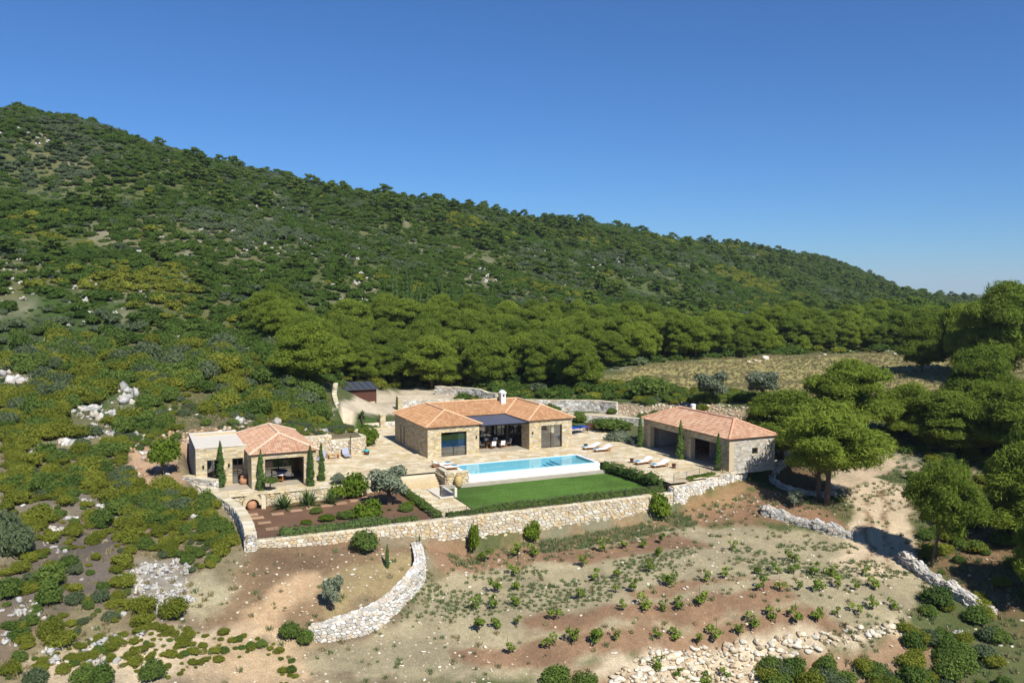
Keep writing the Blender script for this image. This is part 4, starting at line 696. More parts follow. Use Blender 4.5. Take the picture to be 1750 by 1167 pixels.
mb = MB(); mb.lathe((28.0, -7.6, 3.9), [(.26, 0), (.26, 1.05), (.3, 1.07), (.3, 1.16), (.05, 1.25)], 14); ch = mb.build('chimney', M['white'], pav, org)
# ---- carport / timber shed behind
rng = random.Random(24)
shed = thing('timber_shed', 'dark brown timber carport with grey lean-to roof behind the villa', 'shed', -.3, 35.0, hz(*to_xy(1.6, 36.5)) - .1); zs = 0
org = (-.3, 35.0, 0)
for k in range(17):
    m_ = MB(); m_.box(-.3 + k * .25, -.3 + k * .25 + .235, 35.0, 35.06 + .01 * (k % 2), 0, 1.75); m_.build('plank', M['wood_dark'], shed, org)
for s_, t_ in ((-.35, 38.9), (-.35, 36.9), (4.0, 38.9), (1.8, 38.9), (3.96, 35.1)):
    m_ = MB(); m_.box(s_, s_ + .14, t_, t_ + .14, -.3, 2.2); m_.build('post', M['wood_dark'], shed, org)
mb = MB()
mb.add([(-.7, 34.6, 1.8), (4.4, 34.6, 1.8), (4.4, 39.4, 2.35), (-.7, 39.4, 2.35), (-.7, 34.6, 1.92), (4.4, 34.6, 1.92), (4.4, 39.4, 2.47), (-.7, 39.4, 2.47)], [(3, 2, 1, 0), (4, 5, 6, 7), (0, 1, 5, 4), (1, 2, 6, 5), (2, 3, 7, 6), (3, 0, 4, 7)])
mb.build('lean_to_roof', M['carroof'], shed, org)
mb = MB()
for k in range(6): s_ = -.5 + k * .95; mb.add([(s_, 34.58, 1.93), (s_ + .06, 34.58, 1.93), (s_ + .06, 39.42, 2.49), (s_, 39.42, 2.49), (s_, 34.58, 1.97), (s_ + .06, 34.58, 1.97), (s_ + .06, 39.42, 2.53), (s_, 39.42, 2.53)], [(3, 2, 1, 0), (4, 5, 6, 7), (0, 1, 5, 4), (1, 2, 6, 5), (2, 3, 7, 6), (3, 0, 4, 7)])
mb.build('roof_batten', M['dark'], shed, org)

# ------------------------------------------------------------------ walls
def gz_st(s, t): return hz(*to_xy(s, t))
def lerp_f(vals): return lambda k: float(np.interp(k, np.linspace(0, 1, len(vals)), vals))
def line_ground(pts, off):                             # ground height along a site line, sampled
    pa = Path2(pts, 2); ks = np.linspace(0, 1, 25); vals = [gz_st(*pa.at(k * pa.len)[:2]) + off for k in ks]
    return lambda k: float(np.interp(k, ks, vals))
rng = random.Random(31)
CAP = [alb(*c) for c in ((226, 212, 180), (234, 222, 196), (216, 200, 164))]
rubble_wall('retaining_wall', 'long cream stone retaining wall below the lawn and kitchen garden', [(-20.4, -20), (-2, -20), (16.7, -20)], lambda k: -.92, lerp_f([-1.6, -1.9, -2.2, -2.7, -4.0, -3.9, -3.8, -3.7, -3.5, -3.2, -2.9]),   .55, -1, PAL_RUB, rng, (.37, .25), 300, 0, CAP)
rubble_wall('retaining_wall', 'higher pale stone wall under the sun terrace beside the pavilion', [(16.7, -20.05), (21.2, -19.2), (27.2, -17.6)], lerp_f([-.35, -.2, -.1, 0]), lerp_f([-2.9, -2.4, -1.9, -1.4]), .6, -1, PAL_WHITE, rng, (.36, .25), 80, 0, CAP)
lw = [tuple(to_st(*p)) for p in LEFT_WALL]
rubble_wall('garden_wall', 'curving white dry-stone wall with flat coping left of the kitchen garden', lw, lerp_f([.38, .32, .2, .1, 0, -.25]), line_ground(lw, -.6), .7, -1, PAL_WHITE, rng, (.36, .26), 160, 2, CAP, True)
ls = [tuple(to_st(*p)) for p in LEFT_WALL_STUB]
rubble_wall('garden_wall', 'short stepped stone wall at the corner of the small house', ls, lambda k: .95, lerp_f([.6, -.4]), .6, -1, PAL_WHITE, rng, (.38, .27), 40, 0, CAP, True)
cw = [(-7.6, -20.65), (-7.9, -22.3)] + [tuple(to_st(*p)) for p in CURVE_WALL]
rubble_wall('terrace_wall', 'tall curving white dry-stone wall sweeping down to the vineyard', cw, lerp_f([-2.25, -2.45, -2.6, -2.9, -3.2, -3.6, -3.85, -3.95, -4.1, -4.4]), line_ground(cw, -.5), .75, 1, PAL_WHITE, rng, (.33, .21), 300, 2, None, False)
rubble_wall('terrace_wall', 'low cream stone wall between the small house terrace and the garden', [(-20.7, -8.75), (-11.4, -8.95), (-7, -7.6), (-5.1, -6.7)], lambda k: .05, lambda k: -1.2, .4, -1, PAL_ASH, rng, (.42, .26), 0, 0, CAP)
rubble_wall('pool_wall', 'low cream stone wall behind the clay amphora at the pool end', [(-1.25, -6.5), (-1.25, -9.25), (.95, -9.25)], lambda k: .42, lambda k: -1.2, .35, -1, PAL_ASH, rng, (.4, .26), 0, 0, CAP, True)
rubble_wall('shower_wall', 'tall pale stone wall behind the blue lounge chairs', [(-12.7, 4.5), (-10.4, 4.55), (-9.0, 4.9)], lerp_f([2.4, 2.35]), lambda k: -.1, .45, -1, PAL_RUB, rng, (.42, .28), 0, 0, CAP)
rubble_wall('shower_wall', 'curved stone wall ending at the leafy corner by the chairs', [(-9.0, 4.95), (-7.2, 5.2), (-5.2, 6.0), (-4.6, 7.6), (-4.7, 10.5)], lerp_f([1.75, 1.7, 1.6, 1.5, 1.4]), lambda k: -.1, .45, -1, PAL_RUB, rng, (.42, .28), 0, 1, CAP)
for lab, pts, tp, h in (
    ('low stone gate wall between the paved court and the car park', [(-4.3, 22), (-.5, 22.3), (3.4, 22)], .55, .7),
    ('stone wall along the bank from the leafy corner to the gate wall', [(-4.75, 10.7), (-4.7, 16), (-4.4, 21.8)], .75, .9),
    ('stepped pale wall between the bank and the timber shed', [(-4.3, 22.4), (-3.4, 28), (-1.6, 34.2)], None, .5),
    ('pale stone wall along the car park left of the villa roof', [(6.5, 31), (10, 31.6), (15.5, 29.6)], None, 1.25),
    ('pale stone wall beyond the car park under the pines', [(15.5, 42.5), (19, 38), (21.5, 32)], None, 1.3),
    ('curved white stone wall of the drive behind the villa', [(22.5, 24.5), (26.5, 21.8), (30.6, 18.4), (32.0, 15.2)], None, 1.55),
    ('long low stone wall along the drive left of the pavilion', [(24.2, 14.4), (27.4, 11), (30.6, 7.4), (32, 3)], None, .95)):
    top = (lambda k, tp=tp: tp) if tp else (lambda f, h: lambda k: f(k) + h)(line_ground(pts, 0), h)
    rubble_wall('boundary_wall', lab, pts, top, line_ground(pts, -.2), .45, -1, PAL_WHITE, rng, (.45, .3), 0, 1, CAP)
rw = [tuple(to_st(*p)) for p in RING_WALL]
rubble_wall('ring_wall', 'low curved stone ring wall around the pines beside the pavilion', rw, line_ground(rw, .5), line_ground(rw, -.4), .4, 1, PAL_GREY, rng, (.38, .25), 0, 2, None, True)
for nm, pp, lab in (('dry_stone_wall', DRY_WALL_A, 'tumbled dry-stone wall between the vineyard and the young olive'), ('dry_stone_wall', DRY_WALL_B, 'rough dry-stone wall running from the leaning pine to the lower right')):
    q = [tuple(to_st(*p)) for p in pp]; g = line_ground(q, 0)
    nz = [.45 + .35 * math.sin(i * 1.7) * math.sin(i * .9 + 1) for i in range(14)]
    rubble_wall(nm, lab, q, (lambda g, nz: lambda k: g(k) + .15 + float(np.interp(k, np.linspace(0, 1, 14), nz)))(g, nz), line_ground(q, -.4), .8, -1, PAL_GREY, rng, (.4, .28), 60, 2, None, True, proud=(.02, .22))
for lab, s_, t_ in (('square stone gate pier right of the court opening', 1.3, 22.0), ('tall stone gate pier at the corner of the car park wall', 6.3, 30.9), ('stone gate pier right behind the timber shed', 5.2, 42.0)):
    z = gz_st(s_, t_); r_ = thing('gate_pier', lab, 'pillar', s_, t_, 0); m_ = MB(); m_.box(s_ - .33, s_ + .33, t_ - .33, t_ + .33, z - .4, z + 1.75); m_.build('core', M['mortar'], r_, (s_, t_, 0))
    m_ = MB()
    for p0, u, n in (((s_ - .33, t_ - .33), E1, W2), ((s_ - .33, t_ + .33), W2, W1), ((s_ + .33, t_ - .33), E2, E1)): ashlar(m_, p0, u, n, .66, z - .2, z + 1.75, [], rng, ln=(.2, .4))
    o = m_.build('stones', M['stone'], r_, (s_, t_, 0)); o['kind'] = 'stuff'
    m_ = MB(); m_.box(s_ - .42, s_ + .42, t_ - .42, t_ + .42, z + 1.75, z + 1.87, CAP[0], .02); m_.build('cap', M['stone'], r_, (s_, t_, 0))
# garden arch
r_ = thing('garden_arch', 'little arched stone niche below the small house terrace', 'niche', -18.9, -9.6); m_ = MB(); V = []
for k in range(9):
    q = math.pi * k / 8
    for rr in (.55, .85):
        for tt_ in (-9.9, -9.2): V.append((-18.9 + rr * math.cos(q), tt_, -.7 + rr * math.sin(q)))
F_l = []
for k in range(8):
    a = k * 4; F_l += [(a, a + 4, a + 5, a + 1), (a + 2, a + 3, a + 7, a + 6), (a, a + 2, a + 6, a + 4), (a + 1, a + 5, a + 7, a + 3)]
m_.add(V, F_l, PAL_ASH[0]); m_.build('arch', M['stone'], r_, (-18.9, -9.6, 0))
m_ = MB(); m_.box(-18.2, -17.85, -9.95, -9.2, -1.2, .0, PAL_ASH[1], .02); m_.build('pier', M['stone'], r_, (-18.9, -9.6, 0)); m_ = MB(); m_.box(-19.75, -19.5, -9.9, -9.2, -1.2, -.7, PAL_ASH[2], .02); m_.build('pier', M['stone'], r_, (-18.9, -9.6, 0))
m_ = MB(); m_.lathe((-18.95, -9.5, -1.15), [(.3, 0), (.42, .25), (.42, .55), (.3, .8)], 12); m_.build('clay_barrel', M['terracotta'], r_, (-18.9, -9.6, 0), True)
# railings
def railing(label, pts, zf, h=.95, step=.14, group=None):
    pa = Path2(pts, 0); r_ = thing('iron_railing', label, 'railing', pts[0][0], pts[0][1]); org = (pts[0][0], pts[0][1], 0); m_ = MB(); u = 0
    while u <= pa.len:
        x, y, *_ = pa.at(u); z = zf(u / pa.len); m_.box(x - .006, x + .006, y - .006, y + .006, z, z + h); u += step
    o = m_.build('balusters', M['rust'], r_, org); o['kind'] = 'stuff'
    m_ = MB(); n = max(2, int(pa.len / 1.5)); P = [pa.at(pa.len * i / n)[:2] for i in range(n + 1)]
    for hh in (h, .1): m_.tube([(x, y, zf(i / n) + hh) for i, (x, y) in enumerate(P)], .014, 5)
    m_.build('rail', M['rust'], r_, org)
    for i in range(0, n + 1):
        m_ = MB(); m_.box(P[i][0] - .018, P[i][0] + .018, P[i][1] - .018, P[i][1] + .018, zf(i / n), zf(i / n) + h + .04); m_.build('post', M['rust'], r_, org)
railing('thin iron railing on the sun terrace wall beside the pavilion', [(17.0, -19.7), (21.2, -18.9), (26.9, -17.4)], lerp_f([-.3, -.15, .02]), 1.0)
railing('thin iron railing along the front of the lawn and garden', [(-20.1, -19.72), (16.5, -19.72)], lambda k: -.9, .75, .2)
# ------------------------------------------------------------------ vegetation prototypes
ICO = None
def ico(sub=1):
    bm = bmesh.new(); bmesh.ops.create_icosphere(bm, subdivisions=sub, radius=1); v = np.array([p.co[:] for p in bm.verts]); f = np.array([[q.index for q in p.verts] for p in bm.faces]); bm.free(); return v, f
ICO1, ICO2 = ico(1), ico(2)
def leaf_cloud(pads, per, size, r, up=.35, jit=.55, low=-.35, core=.72, elong=1.0, shell=(.72, 1.06), density=True, corelod=1):
    """pads: (x,y,z,rx,ry,rz) -> quads around each pad, facing outward and up, over a closed core"""
    V = []; F = []; b = 0
    sz = np.array([p[3] * p[4] for p in pads]); sz = sz / sz.mean()
    for p, a in zip(pads, sz):
        n = max(8, int(per * (a if density else 1)))
        d = r.normal(size=(n * 3, 3)); d /= np.linalg.norm(d, axis=1)[:, None]; d = d[d[:, 2] > low][:n]; n = len(d)
        rad = np.array(p[3:6]); c = np.array(p[:3]); k = r.uniform(shell[0], shell[1], (n, 1)); pos = c + d * rad * k
        nm = d / rad * rad.mean() * .8 + np.array([0, 0, up]) + r.normal(size=(n, 3)) * jit; nm /= np.linalg.norm(nm, axis=1)[:, None]
        tg = np.cross(nm, r.normal(size=(n, 3))); tg /= np.linalg.norm(tg, axis=1)[:, None]; bt = np.cross(nm, tg)
        s = size * r.uniform(.6, 1.35, (n, 1)); a1 = tg * s * elong; a2 = bt * s * .62 / elong
        q = np.stack([pos - a1, pos + a2 * .9 - nm * s * .12, pos + a1, pos - a2 * .9 - nm * s * .12], 1).reshape(-1, 3)
        V.append(q); F.append(np.arange(n * 4).reshape(-1, 4) + b); b += n * 4
        if core:
            iv, fi = (ICO1, ICO2)[corelod - 1]; w = iv * (1 + r.uniform(-.18, .12, (len(iv), 1))); V.append(c + w * rad * core)
            F.append(np.c_[fi, fi[:, 2]] + b); b += len(iv)
    V = np.concatenate(V); F = np.concatenate(F)
    return V, F
def foliage_mesh(name, VF, m):
    V, F = VF; deg = F[:, 2] == F[:, 3]; q = F[~deg]; t = F[deg][:, :3]; me = bpy.data.meshes.new(name)
    me.vertices.add(len(V)); me.vertices.foreach_set('co', V.astype(np.float32).ravel()); lp = np.concatenate([q.ravel(), t.ravel()]).astype(np.int32)
    me.loops.add(len(lp)); me.loops.foreach_set('vertex_index', lp); me.polygons.add(len(q) + len(t))
    me.polygons.foreach_set('loop_start', np.concatenate([np.arange(len(q)) * 4, len(q) * 4 + np.arange(len(t)) * 3]).astype(np.int32)); me.update(calc_edges=True); me.materials.append(m); me.validate(); return me
def tube_mesh(name, branches, m, n=6):
    mb = MB()
    for pts, rad in branches: mb.tube(pts, rad, n)
    return new_mesh(name, mb.v, mb.f, m, None, True)
def pine_proto(i, kind='pine', leaves=250, size=.16):
    r = np.random.RandomState(100 + i); pads = []; br = []
    H, W = 10.0, 8.6; base = .30 if kind == 'pine' else .5
    lean = r.uniform(-.5, .5, 2)
    tr = [(0, 0, -.6), (lean[0] * .3, lean[1] * .3, 2.2), (lean[0] * .8, lean[1] * .6, 4.8), (lean[0] * 1.1, lean[1], 7.4), (lean[0], lean[1], 9.0)]
    br.append((tr, [.26, .22, .17, .11, .04]))
    def at(z): return np.array([np.interp(z, [p[2] for p in tr], [p[k] for p in tr]) for k in (0, 1)])
    K = r.randint(34, 42)
    for k in range(K):
        f = (k + .5) / K; zf = base + (1 - base) * f ** .9; z = H * zf
        # crown profile: broad dome
        prof = math.sin(math.pi * min(1, (zf - base) / (1 - base) * .86 + .14)) ** .6 * W / 2
        a = k * 2.39996 + r.uniform(-.5, .5); rr = prof * (r.uniform(.45, 1.0) if k % 4 else r.uniform(.05, .4)); c = at(z)
        pr = r.uniform(.95, 1.55) * (1.1 - .3 * zf)
        x, y = c[0] + math.cos(a) * rr, c[1] + math.sin(a) * rr; zz = z - .6 + r.uniform(-.35, .35)
        pads.append((x, y, zz, pr * r.uniform(.9, 1.25), pr * r.uniform(.9, 1.25), pr * r.uniform(.62, .85)))
        for q in range(3):
            b2 = r.uniform(0, 6.28); k2 = pr * .8
            pads.append((x + math.cos(b2) * k2, y + math.sin(b2) * k2, zz - r.uniform(-.1, .3), pr * .62, pr * .62, pr * .5))
        if k % 3 == 0:
            z0 = max(1.8, zz - 1.6 - r.uniform(0, .8)); c0 = at(z0); br.append(([(c0[0], c0[1], z0), ((c0[0] + x) / 2, (c0[1] + y) / 2, (z0 + zz) / 2 + .1), (x, y, zz)], [.09, .06, .03]))
    return foliage_mesh('pine_crown', leaf_cloud(pads, leaves * (.75 if kind == 'umbrella' else 1), size, r, up=.4, jit=.75, low=-.6, core=.3 if kind == 'umbrella' else .62, elong=1.6, shell=(.62, 1.34)), M['pine']), tube_mesh('pine_trunk', br, M['bark'])
PINES = [pine_proto(i) for i in range(5)]
UPINES = [pine_proto(i + 20, 'umbrella') for i in range(2)]
def shrub_proto(i, m, n=6, leaves=70, size=.125, flat=.75, core=.78, jit=.55):
    r = np.random.RandomState(300 + i); pads = [(0, 0, .42, .72, .72, .5)]
    for k in range(n): a = k * 6.28 / n + r.uniform(-.4, .4); q = r.uniform(.35, .62); rr = r.uniform(.22, .5); pads.append((math.cos(a) * q, math.sin(a) * q, r.uniform(.25, .62), rr, rr, rr * flat))
    return foliage_mesh('shrub_foliage', leaf_cloud(pads, leaves, size, r, up=.3, jit=jit, low=-.3, core=core, shell=(.7, 1.22)), m)
MAQ = [shrub_proto(i, M['maquis']) for i in range(5)]
HEATH = [shrub_proto(i + 10, M['heath'], 6, 60, .13, .7) for i in range(4)]
GREYS = [shrub_proto(i + 14, M['greyscrub'], 6, 60, .13, .8) for i in range(3)]
DENSE = [shrub_proto(i + 20, M['hedge'], 8, 190, .085) for i in range(3)]
GREYN = [shrub_proto(i + 60, M['greyscrub'], 9, 160, .08, .9, .7, .8) for i in range(3)]
MAQN = [shrub_proto(i + 30, M['maquisnear'], 9, 170, .085, .9, .72, .8) for i in range(4)]
HEATHN = [shrub_proto(i + 40, M['heath'], 10, 150, .075, .8, .7, .8) for i in range(4)]
LEMON = [shrub_proto(i + 50, M['lemon'], 8, 120, .11, .9, .6) for i in range(3)]
def far_pine(i):
    r = np.random.RandomState(400 + i); pads = []
    for k in range(13):
        zf = .25 + .75 * (k + .5) / 13; prof = math.sin(math.pi * min(1, (zf - .25) / .75 * .85 + .15)) ** .6 * .46; a = k * 2.4 + r.uniform(-.4, .4); q = prof * r.uniform(.3, 1)
        pr = r.uniform(.14, .2); pads.append((math.cos(a) * q, math.sin(a) * q, zf - .08, pr * 1.15, pr * 1.15, pr * .62))
    return foliage_mesh('far_pine', leaf_cloud(pads, 34, .055, r, up=.4, jit=.5, low=-.4, core=.8), M['pinefar'])
FARP = [far_pine(i) for i in range(4)]
def olive_proto(i):
    r = np.random.RandomState(500 + i); pads = []; br = [([(0, 0, -.2), (.06, .02, .22), (.0, .03, .38)], [.07, .055, .04])]
    for k in range(12):
        a = k * 2.4; q = r.uniform(.12, .36); z = r.uniform(.42, .86); rr = r.uniform(.13, .2); pads.append((math.cos(a) * q, math.sin(a) * q, z, rr, rr, rr * .85))
        if k % 3 == 0: br.append(([(0, .03, .34), (math.cos(a) * q * .5, math.sin(a) * q * .5, .34 + (z - .34) * .6), (math.cos(a) * q, math.sin(a) * q, z)], [.03, .02, .01]))
    pads.append((0, 0, .62, .3, .3, .26))
    return foliage_mesh('olive_crown', leaf_cloud(pads, 190, .042, r, up=.2, jit=.75, low=-.7, core=.55, elong=1.25), M['olive']), tube_mesh('olive_trunk', br, M['bark'])
OLIVES = [olive_proto(i) for i in range(3)]
def cypress_proto(i):
    r = np.random.RandomState(600 + i); pads = []
    for k in range(22):
        f = k / 21; w = .105 * (1 - f) ** .55 * min(1, .55 + f * 4) + .012; a = r.uniform(0, 6.28); o = w * .28
        pads.append((math.cos(a) * o, math.sin(a) * o, .03 + f * .93, w, w, .075))
    return foliage_mesh('cypress_crown', leaf_cloud(pads, 95, .021, r, up=.25, jit=.4, low=-.6, core=.85, elong=1.3, density=False), M['cypress'])
CYP = [cypress_proto(i) for i in range(3)]
CYP_TR = tube_mesh('cypress_trunk', [([(0, 0, -.05), (0, 0, .3)], [.022, .015])], M['bark_dark'])
def agave_proto(i):
    r = np.random.RandomState(650 + i); V = []; F = []
    for k in range(70):
        a = r.uniform(0, 6.28); el = r.uniform(.15, 1.45); l = r.uniform(.4, .62); d = np.array([math.cos(a) * math.cos(el), math.sin(a) * math.cos(el), math.sin(el)]); s = np.array([-math.sin(a), math.cos(a), 0]) * .028
        b = len(V); p = d * l * .55; q = d * l + np.array([0, 0, -.1 * math.cos(el)]); up = np.array([0, 0, .02])
        V += [up - s * .6, up + s * .6, p + up + s, p + up - s, q + up]; F += [(b, b + 1, b + 2, b + 3), (b + 3, b + 2, b + 4)]
    return new_mesh('agave_leaves', np.array(V), F, M['agave'])
AGA = [agave_proto(i) for i in range(2)]
def vine_proto(i):
    r = np.random.RandomState(700 + i); pads = []; n = 3 + i % 3; br = [([(0, 0, -.1), (r.uniform(-.05, .05), 0, .2), (r.uniform(-.1, .1), r.uniform(-.1, .1), .45)], [.03, .025, .015])]
    for k in range(n): a = r.uniform(0, 6.28); q = r.uniform(.08, .34); rr = r.uniform(.12, .24); z = r.uniform(.3, .75); pads.append((math.cos(a) * q, math.sin(a) * q, z, rr, rr, rr * .8)); br.append(([(0, 0, .2), (math.cos(a) * q, math.sin(a) * q, z)], [.018, .008]))
    return foliage_mesh('vine_leaves', leaf_cloud(pads, 38, .085, r, up=.3, jit=.8, low=-.9, core=0), M['vine']), tube_mesh('vine_stem', br, M['bark_dark'], 5)
VINE = [vine_proto(i) for i in range(7)]
def rock_proto(i, pal):
    r = np.random.RandomState(800 + i); v, f = ICO2; v = v.copy()
    for _ in range(9):
        d = r.normal(size=3); d /= np.linalg.norm(d); h = r.uniform(.45, .8); k = v @ d; v -= np.where(k > h, (k - h) * .95, 0)[:, None] * d
    v *= r.uniform(.8, 1.2, 3) * (.62, .5, .42); v += r.normal(size=v.shape) * .02; v[:, 2] += .2
    c = np.tile(pal[i % len(pal)], (len(v), 1)) * r.uniform(.85, 1.08, (len(v), 1))
    return new_mesh('rock', v, f, M['rock'], c)
def outcrop_proto(i, pal):
    r = np.random.RandomState(850 + i); V = []; F = []; C = []; b = 0
    for k in range(6):
        v, f = ICO1; v = v * r.uniform(.75, 1.15, (len(v), 1))
        for _ in range(7): d = r.normal(size=3); d /= np.linalg.norm(d); h = r.uniform(.3, .65); q = v @ d; v = v - np.where(q > h, q - h, 0)[:, None] * d
        v = v * r.uniform(.7, 1.3, 3) * (.34, .28, .3); a = r.uniform(0, 6.28); c, s = math.cos(a), math.sin(a); v = np.c_[v[:, 0] * c - v[:, 1] * s, v[:, 0] * s + v[:, 1] * c, v[:, 2]]
        v += (r.uniform(-.36, .36), r.uniform(-.28, .28), r.uniform(.02, .26)); V.append(v); F.append(f + b); b += len(v); C.append(np.tile(np.array(pal[r.randint(len(pal))]) * r.uniform(.8, 1.05), (len(v), 1)))
    return new_mesh('outcrop', np.concatenate(V), np.concatenate(F), M['rock'], np.concatenate(C))
PAL_ROCK = [alb(*c) for c in ((206, 203, 198), (222, 218, 210), (190, 187, 182), (214, 204, 188))]
PAL_CREAM = [alb(*c) for c in ((232, 218, 192), (224, 204, 172), (240, 230, 210), (214, 192, 160))]
ROCKS_G = [rock_proto(i, PAL_ROCK) for i in range(5)]; ROCKS_C = [rock_proto(i + 10, PAL_CREAM) for i in range(5)]
OUTC = [outcrop_proto(i, PAL_ROCK) for i in range(5)]
PAL_RED = [alb(*c) for c in ((216, 168, 130), (228, 190, 152), (200, 150, 112), (236, 210, 180))]
ROCKS_R = [rock_proto(i + 20, PAL_RED) for i in range(4)]
def tuft_proto(i, m):
    r = np.random.RandomState(900 + i); V = []; F = []
    for k in range(26):
        a = r.uniform(0, 6.28); o = r.uniform(0, .22); l = r.uniform(.12, .34); x, y = math.cos(a) * o, math.sin(a) * o; b = r.uniform(0, 6.28); w = .03; lx, ly = r.normal(size=2) * .1
        q = len(V); V += [(x - math.cos(b) * w, y - math.sin(b) * w, 0), (x + math.cos(b) * w, y + math.sin(b) * w, 0), (x + lx, y + ly, l)]; F.append((q, q + 1, q + 2))
    return new_mesh('tuft', np.array(V), F, m)
TUFT = [tuft_proto(i, M['grass']) for i in range(3)]; DTUFT = [tuft_proto(i + 5, M['drygrass']) for i in range(3)]

# ---- scatter of uncountable growth: one object each, its points carrying size, turn and variant
def scatter(name, label, pts, scl, idx, protos, cat=None):
    pts = np.asarray(pts, float); n = len(pts); me = bpy.data.meshes.new(name); me.vertices.add(n); me.vertices.foreach_set('co', pts.astype(np.float32).ravel())
    a = me.attributes.new('scl', 'FLOAT_VECTOR', 'POINT'); s = np.asarray(scl, np.float32); s = np.repeat(s[:, None], 3, 1) if s.ndim == 1 else s; a.data.foreach_set('vector', np.ascontiguousarray(s).ravel())
    a = me.attributes.new('turn', 'FLOAT_VECTOR', 'POINT'); t = np.zeros((n, 3), np.float32); t[:, 2] = np.random.RandomState(n).uniform(0, 6.283, n); a.data.foreach_set('vector', t.ravel())
    a = me.attributes.new('pick', 'INT', 'POINT'); a.data.foreach_set('value', np.asarray(idx, np.int32))
    o = link(name, me); tag(o, label, cat, None, 'stuff')
    c = bpy.data.collections.new(name + '_kinds')
    for k, p in enumerate(protos): c.objects.link(bpy.data.objects.new('%s_kind_%02d' % (name, k), p))
    ng = bpy.data.node_groups.new(name, 'GeometryNodeTree'); ng.interface.new_socket('Geometry', in_out='INPUT', socket_type='NodeSocketGeometry'); ng.interface.new_socket('Geometry', in_out='OUTPUT', socket_type='NodeSocketGeometry')
    N = ng.nodes; L = ng.links; gi = N.new('NodeGroupInput'); go = N.new('NodeGroupOutput'); ip = N.new('GeometryNodeInstanceOnPoints'); ci = N.new('GeometryNodeCollectionInfo')
    ci.inputs[0].default_value = c; ci.inputs[1].default_value = True; ci.inputs[2].default_value = True; ip.inputs['Pick Instance'].default_value = True
    def att(nm, ty):
        q = N.new('GeometryNodeInputNamedAttribute'); q.data_type = ty; q.inputs[0].default_value = nm; return q.outputs[0]
    L.new(gi.outputs[0], ip.inputs['Points']); L.new(ci.outputs[0], ip.inputs['Instance']); L.new(att('pick', 'INT'), ip.inputs['Instance Index']); L.new(att('turn', 'FLOAT_VECTOR'), ip.inputs['Rotation']); L.new(att('scl', 'FLOAT_VECTOR'), ip.inputs['Scale']); L.new(ip.outputs[0], go.inputs[0])
    md = o.modifiers.new('scatter', 'NODES'); md.node_group = ng
    return o
def inpoly(p, pg, m=0): return poly_sd(p[:, 0], p[:, 1], pg) < -m
def sow(r, x0, x1, y0, y1, step, jit=1.5):
    X, Y = np.meshgrid(np.arange(x0, x1, step), np.arange(y0, y1, step)); p = np.c_[X.ravel(), Y.ravel()]; return p + r.uniform(-jit / 2, jit / 2, p.shape) * step
def with_z(p, dz=0): return np.c_[p, height(p[:, 0], p[:, 1]) + dz]
def seen(p, m=14): return np.abs(p[:, 0]) < p[:, 1] * .615 + m
def in_site(p, m=.6):
    s, t = to_st(p[:, 0], p[:, 1]); b = np.zeros(len(p), bool)
    for lv, pg in PLAT: b |= poly_sd(s, t, pg) < m
    return b
_cx = np.arange(-360, 500, 6.); _cy = np.arange(0, 790, 6.); _CH = height(*np.meshgrid(_cx, _cy, indexing='ij'))
def coarse(x, y):
    i = np.clip((x + 360) / 6, 0, len(_cx) - 1.01); j = np.clip(y / 6, 0, len(_cy) - 1.01); a = i.astype(int); b = j.astype(int); f = i - a; g = j - b
    return (_CH[a, b] * (1 - f) + _CH[a + 1, b] * f) * (1 - g) + (_CH[a, b + 1] * (1 - f) + _CH[a + 1, b + 1] * f) * g
def hid(p, h):       # ground points that stand behind a ridge for someone at the drone are skipped: they are wholly out of view
    z = coarse(p[:, 0], p[:, 1]); out = np.zeros(len(p), bool); e = (z + h - 17.4) / np.hypot(p[:, 0], p[:, 1])
    for f in np.linspace(.3, .98, 30):
        q = p * f; out |= (coarse(q[:, 0], q[:, 1]) - 17.4) / np.hypot(q[:, 0], q[:, 1]) > e + .012
    return out
BARE = [pg for c, s, pg in ZONES if c not in ((116, 106, 96), (126, 116, 102))]
def bare(p, m=0):
    b = np.zeros(len(p), bool)
    for pg in BARE: b |= poly_sd(p[:, 0], p[:, 1], pg) < m
    return b
r = np.random.RandomState(77)
# hill scrub and hill pines
p = sow(r, -330, 470, 84, 760, 1.5); p = p[seen(p)]; p = p[(p[:, 1] > 104 + np.clip(p[:, 0], -200, 400) * .16) & ~in_site(p, 8) & ~bare(p, 2) & ~inpoly(p, SCRUB_LEFT, .5)]
fpoly = FOREST
p = p[~hid(p, 2.5)]
dens = 1.0 + fbm(p[:, 0], p[:, 1], 22, 3, 91) * 1.1; k = r.rand(len(p)) < np.clip(dens, .28, 1); p = p[k]
spec = fbm(p[:, 0], p[:, 1], 30, 3, 95) + r.normal(size=len(p)) * .16
sc = .45 + 1.35 * r.rand(len(p)) ** 2.2; sc = np.where(np.hypot(p[:, 0], p[:, 1]) > 330, sc * 1.2, sc)
pick = np.where(spec > .36, r.randint(5, 9, len(p)), np.where(spec < -.27, r.randint(9, 12, len(p)), r.randint(0, 5, len(p))))
scatter('hillside_scrub', 'dense green maquis scrub covering the hillside', with_z(p, -.15), np.c_[sc * r.uniform(.85, 1.4, len(p)), sc * r.uniform(.85, 1.4, len(p)), sc * r.uniform(.7, 1.3, len(p))], pick, MAQ + HEATH + GREYS)
q = sow(r, -330, 470, 120, 760, 6.5); q = q[seen(q)]; q = q[(q[:, 1] > 150 + np.clip(q[:, 0], -200, 400) * .12) & ~in_site(q, 12) & ~bare(q, 3) & ~inpoly(q, fpoly, -3)]
